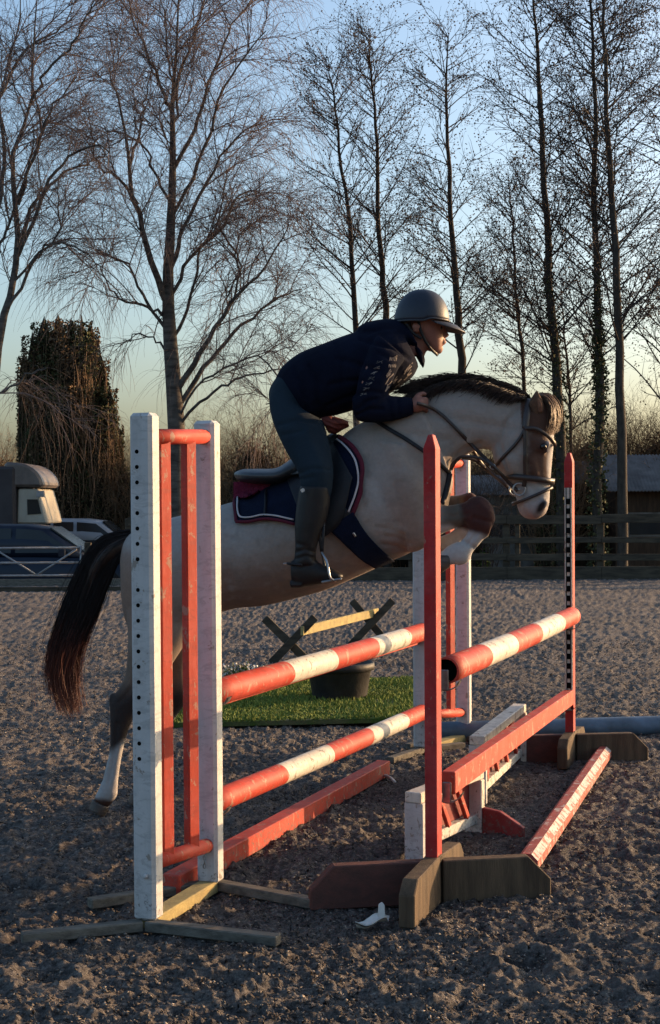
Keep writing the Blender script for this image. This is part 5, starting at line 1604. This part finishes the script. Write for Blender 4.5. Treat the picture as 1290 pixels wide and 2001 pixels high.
saddle = thing('saddle', P(580, 920, 6.98), 'black jumping saddle with grey sheen on its seat under the rider', 'saddle')
seat = [(457, 924, 460, 934, .06), (474, 917, 474, 942, .13), (500, 916, 500, 946, .165), (538, 915, 542, 946, .17), (560, 903, 568, 940, .155), (582, 886, 600, 930, .14), (612, 872, 632, 915, .12),
        (638, 852, 658, 898, .10), (655, 842, 672, 880, .07)]
M['saddle_grey'] = simple('saddle_grey', (0.05, 0.055, 0.06), (0.032, 0.036, 0.042), 9, 0.38, 0.5, (1, 1, 1), 0.15, 60)
organic('seat', [seat], 0.008, M['saddle_grey'], saddle, 3)
patch('flap', [(560, 930), (590, 905), (625, 880), (655, 868)], [(590, 1010), (620, 1050), (665, 1020), (690, 935)], M['black_leather'], saddle, 0.03, 40, 14, 0.01)
patch('skirt', [(545, 918), (575, 900), (600, 885)], [(552, 940), (585, 935), (612, 925)], M['saddle_grey'], saddle, 0.045, 18, 8, 0.008)
for (a, b) in (((548, 921), (580, 896)), ((556, 930), (592, 905))):
    strap('stitching', [a, ((a[0] + b[0]) / 2, (a[1] + b[1]) / 2 - 3), b], 0.003, M['piping'], saddle, 0.058)
girth = thing('girth', P(720, 1050, 6.95), 'broad black stud girth running down behind the elbow of the horse', 'girth')
patch('belly_panel', [(690, 1000), (715, 1040), (745, 1072), (770, 1093)], [(640, 1032), (672, 1062), (705, 1092), (732, 1108)], M['navy_cloth'], girth, 0.015, 30, 12, 0.014)
patch('guard', [(662, 985), (690, 1003), (708, 1030)], [(625, 1015), (650, 1040), (680, 1070)], M['black_leather'], girth, 0.016, 16, 8, 0.012)
strap('buckle', [(689, 1039), (694, 1046)], 0.010, M['steel'], girth, 0.034)
# stirrup
LY = 6.98 - 0.40
lea = [P(634, 1000, LY + .03), P(632, 1040, LY - .02), P(630, 1078, LY - .02)]
strap('stirrup_leather', lea, 0.012, M['black_leather'], saddle, world=True, n=12)
strap('stirrup_leather', [P(622, 1000, LY + .03), P(624, 1040, LY), P(628, 1078, LY)], 0.012, M['black_leather'], saddle, world=True, n=12)
for sg in (-1, 1):
    yy = (LY - .02) if sg == -1 else 2 * HY(630) - (LY - .02)
    st = [P(629, 1080, yy), P(639, 1098, yy - .035), P(645, 1128, yy - .05), P(655, 1134, yy - .03), P(652, 1134, yy + .05), P(640, 1124, yy + .05), P(633, 1098, yy + .035)]
    tube('stirrup_iron', st, 0.0055, M['steel'], saddle, 8, 40, loop=True)
    beam('stirrup_tread', P(628, 1137, yy), P(668, 1130, yy), 0.10, 0.010, M['steel'], saddle)

# ------------------------------------------------------------------ rider
M['skin'] = simple('skin', (0.26, 0.110, 0.078), (0.21, 0.082, 0.058), 12, 0.55, 0.35, (1, 1, 1), 0.1, 60)
M['hoodie'] = simple('hoodie', (0.0055, 0.0075, 0.018), (0.004, 0.0055, 0.013), 7, 0.95, 0.08, (1, 1, 1), 0.5, 22)
M['breeches'] = simple('breeches', (0.012, 0.022, 0.032), (0.009, 0.017, 0.025), 8, 0.85, 0.15, (1, 1, 1), 0.3, 30)
M['boot'] = simple('boot', (0.009, 0.008, 0.008), (0.014, 0.012, 0.012), 9, 0.5, 0.25, (1, 1, 1), 0.25, 26)
M['helmet'] = simple('helmet', (0.014, 0.018, 0.030), (0.012, 0.015, 0.025), 60, 0.5, 0.4, (1, 1, 1), 0.05, 120)
M['helmet_peak'] = simple('helmet_peak', (0.03, 0.03, 0.036), (0.026, 0.026, 0.03), 60, 0.45, 0.4)
M['print'] = simple('print', (0.26, 0.22, 0.20), (0.05, 0.045, 0.05), 60, 0.8, 0.2)
M['hair'] = simple('hair', (0.05, 0.03, 0.02), (0.08, 0.05, 0.03), 40, 0.6, 0.3)
RY = 6.93
person = thing('person', P(600, 800, RY), 'rider in navy hoodie, dark breeches and navy helmet leaning over the horse neck', 'person')

def off(l, dy, dw=0.0, dx=0, dyp=0):
    return [(a + dx, b + dyp, c + dx, d + dyp, w + dw, (s[0] if s else 0) + dy) for (a, b, c, d, w, *s) in l]
trunk = [(537, 742, 606, 830, .12), (552, 716, 628, 818, .165), (585, 690, 655, 812, .175), (630, 672, 690, 802, .18), (672, 656, 728, 788, .195), (712, 644, 768, 765, .205),
         (748, 636, 805, 738, .18), (772, 636, 818, 716, .12)]
arm_up = [(738, 655, 792, 700, .060, -.17), (722, 680, 778, 722, .068, -.20), (706, 722, 765, 752, .064, -.215), (697, 758, 752, 786, .060, -.22), (694, 786, 742, 818, .055, -.215)]
arm_lo = [(688, 776, 690, 806, .04, -.215), (700, 770, 702, 823, .056, -.215), (735, 771, 738, 826, .054, -.21), (772, 774, 776, 820, .046, -.20), (798, 776, 803, 812, .038, -.19), (806, 778, 809, 808, .034, -.19)]
def flip(l): return [(a, b, c, d, w, -s) for (a, b, c, d, w, s) in l]
hood = [(698, 641, 701, 657, .07), (712, 632, 722, 668, .125), (742, 625, 762, 674, .135), (770, 624, 795, 676, .11), (792, 634, 818, 690, .10), (800, 655, 830, 700, .085), (806, 680, 829, 716, .07), (815, 695, 828, 722, .05)]

# body: head, neck, hands, and the figure under the clothes as one skin
headl = [(800, 578, 845, 578, .05), (785, 595, 862, 595, .072), (783, 615, 867, 618, .078), (790, 635, 867, 638, .076), (800, 650, 867, 652, .068), (812, 664, 866, 667, .058), (826, 676, 864, 678, .046), (838, 686, 860, 688, .030)]
neckl = [(780, 650, 842, 640, .055), (775, 665, 838, 672, .055), (765, 680, 828, 700, .06)]
nose = [(862, 634, 868, 634, .008), (862, 645, 872, 645, .010), (862, 653, 878, 655, .013), (862, 659, 873, 660, .012)]
lips = [(862, 665, 870, 664, .018), (862, 669, 872, 669, .020), (862, 674, 869, 674, .016)]
chin = [(848, 680, 867, 680, .020), (846, 687, 864, 688, .022), (848, 691, 860, 692, .015)]
brow = [(855, 627, 869, 627, .045), (856, 634, 869, 634, .05)]
eary = .073
earl = [[(808, 630, 820, 630, .008, -eary), (805, 638, 823, 638, .012, -eary - .006), (808, 650, 820, 650, .008, -eary)], [(808, 630, 820, 630, .008, eary), (805, 638, 823, 638, .012, eary + .006), (808, 650, 820, 650, .008, eary)]]
inner_trunk = off(trunk, 0, -.03)
inner_arm = off(arm_up, 0, -.02); inner_lo = off(arm_lo, 0, -.016)
thigh = [(530, 762, 610, 812, .10, -.07), (526, 790, 630, 822, .095, -.12), (535, 830, 640, 852, .088, -.19), (558, 880, 648, 888, .078, -.26), (580, 918, 652, 920, .068, -.31), (588, 948, 650, 950, .060, -.325), (588, 975, 645, 978, .055, -.33)]
calf = [(586, 950, 646, 952, .060, -.33), (580, 985, 644, 990, .057, -.335), (576, 1025, 634, 1028, .052, -.34), (577, 1065, 620, 1066, .042, -.345), (575, 1092, 618, 1090, .040, -.345), (572, 1105, 622, 1100, .038, -.345)]
foot = [(567, 1098, 570, 1140, .030, -.345), (580, 1092, 583, 1147, .037, -.345), (608, 1092, 606, 1146, .038, -.345), (632, 1104, 634, 1141, .044, -.348), (652, 1112, 655, 1137, .045, -.35), (664, 1118, 666, 1133, .036, -.35), (670, 1122, 671, 1129, .018, -.35)]

def hand(sgn):
    """palm, four curled fingers of different lengths and a thumb, closed round the rein"""
    ex = []
    yb = RY + sgn * 0.19
    def q(x, y, dy): return P(x, y, yb + sgn * dy)
    V, F = loft_vf([(803, 782, 806, 805, .024, sgn * .19), (812, 777, 815, 806, .034, sgn * .19), (822, 776, 824, 803, .034, sgn * .185), (827, 779, 828, 800, .026, sgn * .18)], yc=RY)
    ex.append((V, F))
    lens = [1.0, 1.1, 1.0, 0.82]
    for k in range(4):
        d = -0.026 + 0.018 * k if True else 0
        y0 = 780 + 6.2 * k
        ln = lens[k]
        ex.append(limb_vf([q(822, y0, 0.004), q(830 + 2 * ln, y0 - 1 + k * .5, 0.0), q(834, y0 + 5, -0.022), q(828, y0 + 8, -0.036), q(822, y0 + 8, -0.034)],
                          [0.0095, 0.0092, 0.0085, 0.008, 0.0075], 10))
    ex.append(limb_vf([q(810, 781, 0.0), q(818, 772, -0.012), q(827, 769, -0.018), q(834, 772, -0.022)], [0.012, 0.0115, 0.010, 0.008], 10))
    return ex
ex = hand(-1) + hand(1)
body_parts = [headl, neckl, nose, lips, chin, brow] + earl + [inner_trunk, inner_arm, flip(inner_arm), inner_lo, flip(inner_lo), off(thigh, .0, -.015), flip(off(thigh, .0, -.015)), off(calf, 0, -.012), flip(off(calf, 0, -.012)), off(foot, 0, -.010), flip(off(foot, 0, -.010))]
def inset(l, k=0.82):
    out = []
    for (x1, y1, x2, y2, w, *s) in l:
        cx, cy = (x1 + x2) / 2, (y1 + y2) / 2
        out.append((cx + (x1 - cx) * k, cy + (y1 - cy) * k, cx + (x2 - cx) * k, cy + (y2 - cy) * k, w, (s[0] if s else 0)))
    return out
bp = [headl, neckl, nose, lips, chin, brow] + earl + [inset(l) for l in body_parts[8:]]
rbody = organic('body', bp, 0.0055, M['skin'], person, 3, yc=RY, extra=ex)
organic('hoodie', [trunk, arm_up, flip(arm_up), arm_lo, flip(arm_lo), hood, [(537, 742, 606, 832, .13), (552, 722, 622, 822, .17)]], 0.008, M['hoodie'], person, 3, yc=RY)
organic('breeches', [thigh, flip(thigh), [(550, 726, 600, 805, .13), (534, 746, 608, 822, .16), (525, 768, 622, 828, .17), (530, 795, 628, 838, .14), (548, 820, 628, 842, .10)]], 0.008, M['breeches'], person, 4, yc=RY)
for sg in (1, -1):
    bt = organic('boot', [off(calf, 0, .004) if sg == 1 else flip(off(calf, 0, .004)), foot if sg == 1 else flip(foot), [(566, 1136, 568, 1149, .032, sg * -.345), (590, 1138, 590, 1149, .034, sg * -.345)]], 0.006, M['boot'], person, 3, yc=RY)
    yb = RY - sg * .345
    tube('spur', [P(590, 1104, yb - .05), P(568, 1102, yb - .03), P(562, 1101, yb), P(568, 1102, yb + .03), P(590, 1104, yb + .05)], 0.006, M['black_leather'], bt, 6, 16)
    beam('spur_neck', P(564, 1101, yb), P(553, 1102, yb), 0.014, 0.010, M['steel'], bt)
    beam('tag', P(588, 960, yb - .060), P(595, 956, yb - .060), 0.004, 0.016, M['white_plastic'], bt)
hd = [o for o in bpy.data.objects if o.name == 'hoodie'][0]
sculpt(hd, [(.012, 6, [(738, 725), (700, 712), (660, 700)]), (.010, 5, [(712, 745), (680, 745), (645, 752)]), (.010, 5, [(700, 770), (670, 780), (640, 795)]), (.012, 5, [(604, 715), (620, 750), (622, 790)]),
            (.008, 5, [(575, 720), (590, 755), (600, 800)]), (-.008, 7, [(590, 725), (606, 760), (612, 800)]), (.010, 4, [(700, 800), (716, 785), (735, 780)]), (.010, 4, [(697, 812), (722, 800), (748, 800)]),
            (.009, 4, [(705, 770), (725, 765), (745, 768)]), (.012, 4, [(704, 662), (735, 672), (770, 680), (800, 700)]), (.008, 4, [(760, 785), (766, 815)]), (.008, 3, [(778, 780), (782, 812)]), (.006, 4, [(740, 690), (760, 700), (785, 700)]),
            (-.006, 4, [(720, 660), (745, 650), (775, 648)]), (.008, 5, [(655, 672), (668, 700), (672, 740)]), (.007, 6, [(716, 690), (706, 730), (700, 760)])], 0.1)
br = [o for o in bpy.data.objects if o.name == 'breeches'][0]
sculpt(br, [(.007, 4, [(545, 830), (580, 820), (618, 826)]), (.006, 4, [(552, 850), (590, 842)]), (.006, 4, [(585, 925), (610, 915), (645, 918)]), (.006, 4, [(582, 938), (612, 932)]), (-.006, 8, [(600, 845), (620, 890), (632, 915)])], 0.1)
for bo in [o for o in bpy.data.objects if o.name.startswith('boot')]:
    sculpt(bo, [(.006, 4, [(575, 1080), (596, 1074), (618, 1080)]), (.005, 4, [(576, 1092), (600, 1086), (620, 1094)]), (.004, 4, [(578, 1062), (600, 1068)])], 0.1)
# face detail
fy = RY - .05
for sg in (-1, 1):
    c = P(861, 641, RY + sg * .034)
    bm = bmesh.new(); bmesh.ops.create_uvsphere(bm, u_segments=12, v_segments=8, radius=0.0105, matrix=Matrix.Translation(c)); bm_obj('eye', bm, M['eye_dark'], person, True)
organic('lips', [[(864, 666, 871, 665, .014), (864, 669, 872.5, 669, .016), (864, 673, 870, 672, .012)]], 0.003, simple('lip', (0.34, 0.12, 0.10), (0.3, 0.1, 0.09), 10, 0.5, 0.3), person, 2, yc=RY)
organic('hair', [[(778, 615, 812, 615, .068), (778, 632, 808, 632, .070), (784, 646, 806, 650, .066), (788, 660, 802, 662, .05)]], 0.006, M['hair'], person, 3, yc=RY)
# helmet
def helmet():
    c = P(824, 626, RY); s = RY / FPX
    ax, az, ay = 54 * s, 60 * s, 0.118
    tilt = math.radians(2.0)
    V, F = [], []; nu, nv = 40, 14
    R_ = Matrix.Rotation(tilt, 3, 'Y')
    for shell in (0, 1):
        k = 1.0 if shell == 0 else 0.93
        for j in range(nv + 1):
            v = j / nv * math.pi / 2 * 0.999
            for i in range(nu):
                a = 2 * math.pi * i / nu
                x = math.cos(a) * math.cos(v) ** 0.85; y = math.sin(a) * math.cos(v) ** 0.85; z = math.sin(v)
                x *= 1.0 if x > 0 else 1.0
                low = -0.10 * (1 - math.sin(v)) * (1 if x < 0 else 0.2)
                V.append(c + R_ @ Vector((x * ax * k, y * ay * k, (z * k) * az + low * az)))
    n1 = (nv + 1) * nu
    for sh in (0, 1):
        for j in range(nv):
            for i in range(nu):
                a = sh * n1 + j * nu + i; b = sh * n1 + j * nu + (i + 1) % nu
                F.append((a, b, b + nu, a + nu) if sh == 0 else (a + nu, b + nu, b, a))
    for i in range(nu):
        F.append((i, n1 + i, n1 + (i + 1) % nu, (i + 1) % nu))
    h = link('helmet', mesh_np('helmet', V, np.array(F), True), M['helmet'], person)
    # rim trim
    rim = [c + R_ @ Vector((math.cos(a) * ax * 1.01, math.sin(a) * ay * 1.01, -0.10 * az * (1 if math.cos(a) < 0 else .2))) for a in np.linspace(0, 2 * math.pi, 25)[:-1]]
    tube('rim', rim, 0.005, M['helmet_peak'], h, 6, 60, loop=True)
    # peak
    V, F = [], []
    n = 17
    for i in range(n):
        a = math.radians(-72 + 144 * i / (n - 1))
        inner = Vector((math.cos(a) * ax * 0.97, math.sin(a) * ay * 0.97, -0.01))
        ext = 0.078 * max(0.0, math.cos(a * 1.18)) ** 0.6
        outer = Vector((math.cos(a) * ax + ext, math.sin(a) * ay * 1.0, -0.012 - 0.040 * (ext / 0.078)))
        midp = (inner + outer) / 2 + Vector((0, 0, 0.010 * (ext / 0.078)))
        for p in (inner, midp, outer, outer - Vector((0, 0, 0.004)), midp - Vector((0, 0, 0.006)), inner - Vector((0, 0, 0.006))):
            V.append(c + R_ @ p)
    for i in range(n - 1):
        for j in range(6):
            F.append((i * 6 + j, i * 6 + (j + 1) % 6, i * 6 + 6 + (j + 1) % 6, i * 6 + 6 + j))
    link('peak', mesh_np('peak', V, np.array(F), True), M['helmet_peak'], h)
    # harness
    for sg in (-1, 1):
        y = RY + sg * 0.083
        strap('chin_strap', [P(818, 628, y), P(822, 645, y), P(830, 664, RY + sg * .070), P(842, 682, RY + sg * .05), P(852, 691, RY + sg * .025), P(855, 694, RY)], 0.013, M['black_leather'], h, world=True, n=26)
        strap('chin_strap', [P(795, 632, y), P(806, 650, RY + sg * .080), P(824, 662, RY + sg * .073)], 0.012, M['black_leather'], h, world=True, n=14)
helmet()
# faded printed lettering on sleeve and chest: broken strokes only
dgh = [o for o in bpy.data.objects if o.name == 'hoodie'][0]
HBV = BVHTree.FromPolygons([v.co.copy() for v in dgh.data.vertices], [tuple(p.vertices) for p in dgh.data.polygons])
def onh(px, py, off_=0.003):
    d = raydir(px, py).normalized(); hit, nr, _, _ = HBV.ray_cast(EYE, d, 30)
    return (hit + Vector((0, -off_, 0))) if hit is not None else None
def prints():
    rr = random.Random(4)
    V, F = [], []
    def stroke(x0, y0, x1, y1, w):
        dx, dy = x1 - x0, y1 - y0; L = math.hypot(dx, dy) or 1; nx, ny = -dy / L * w / 2, dx / L * w / 2
        q = [onh(x0 + nx, y0 + ny), onh(x0 - nx, y0 - ny), onh(x1 - nx, y1 - ny), onh(x1 + nx, y1 + ny)]
        if any(p is None for p in q): return
        if max(p.y for p in q) - min(p.y for p in q) > 0.03: return
        k = len(V); V.extend(q); F.append((k, k + 1, k + 2, k + 3))
    # letters run down the sleeve
    for i in range(7):
        x = 742 - i * 5.2; y = 708 + i * 10.5
        for s in range(4):
            a = rr.uniform(-1, 1); stroke(x + rr.uniform(-6, 6), y + rr.uniform(-3.5, 3.5), x + rr.uniform(-6, 6), y + rr.uniform(-3.5, 3.5), 0.8)
        stroke(x - 7, y + 2, x + 6, y - 3, 0.9)
    for i in range(34):
        x = rr.uniform(752, 800); y = 745 - (x - 760) * 0.25 + rr.uniform(-18, 20)
        stroke(x, y, x + rr.uniform(4, 9), y - rr.uniform(5, 12), rr.uniform(1.2, 2.4))
    for i in range(5):
        x = 760 + i * 3.2; stroke(x, 718, x + 3, 700 - rr.uniform(0, 6), 1.6)
    if F: link('print', mesh_np('print', V, np.array(F)), M['print'], person)
prints()
pc = organic('pommel_cloth', [[(626, 816, 642, 846, .04, -.10), (644, 813, 656, 848, .07, -.09), (664, 817, 670, 840, .06, -.08), (680, 824, 683, 834, .03, -.07)]], 0.005, M['rust'], pad, 2, yc=RY)
sculpt(pc, [(.010, 2.5, [(634, 822), (655, 832), (676, 832)]), (.010, 2.5, [(640, 836), (655, 842)]), (.008, 2, [(650, 816), (664, 824)])], 0.0)
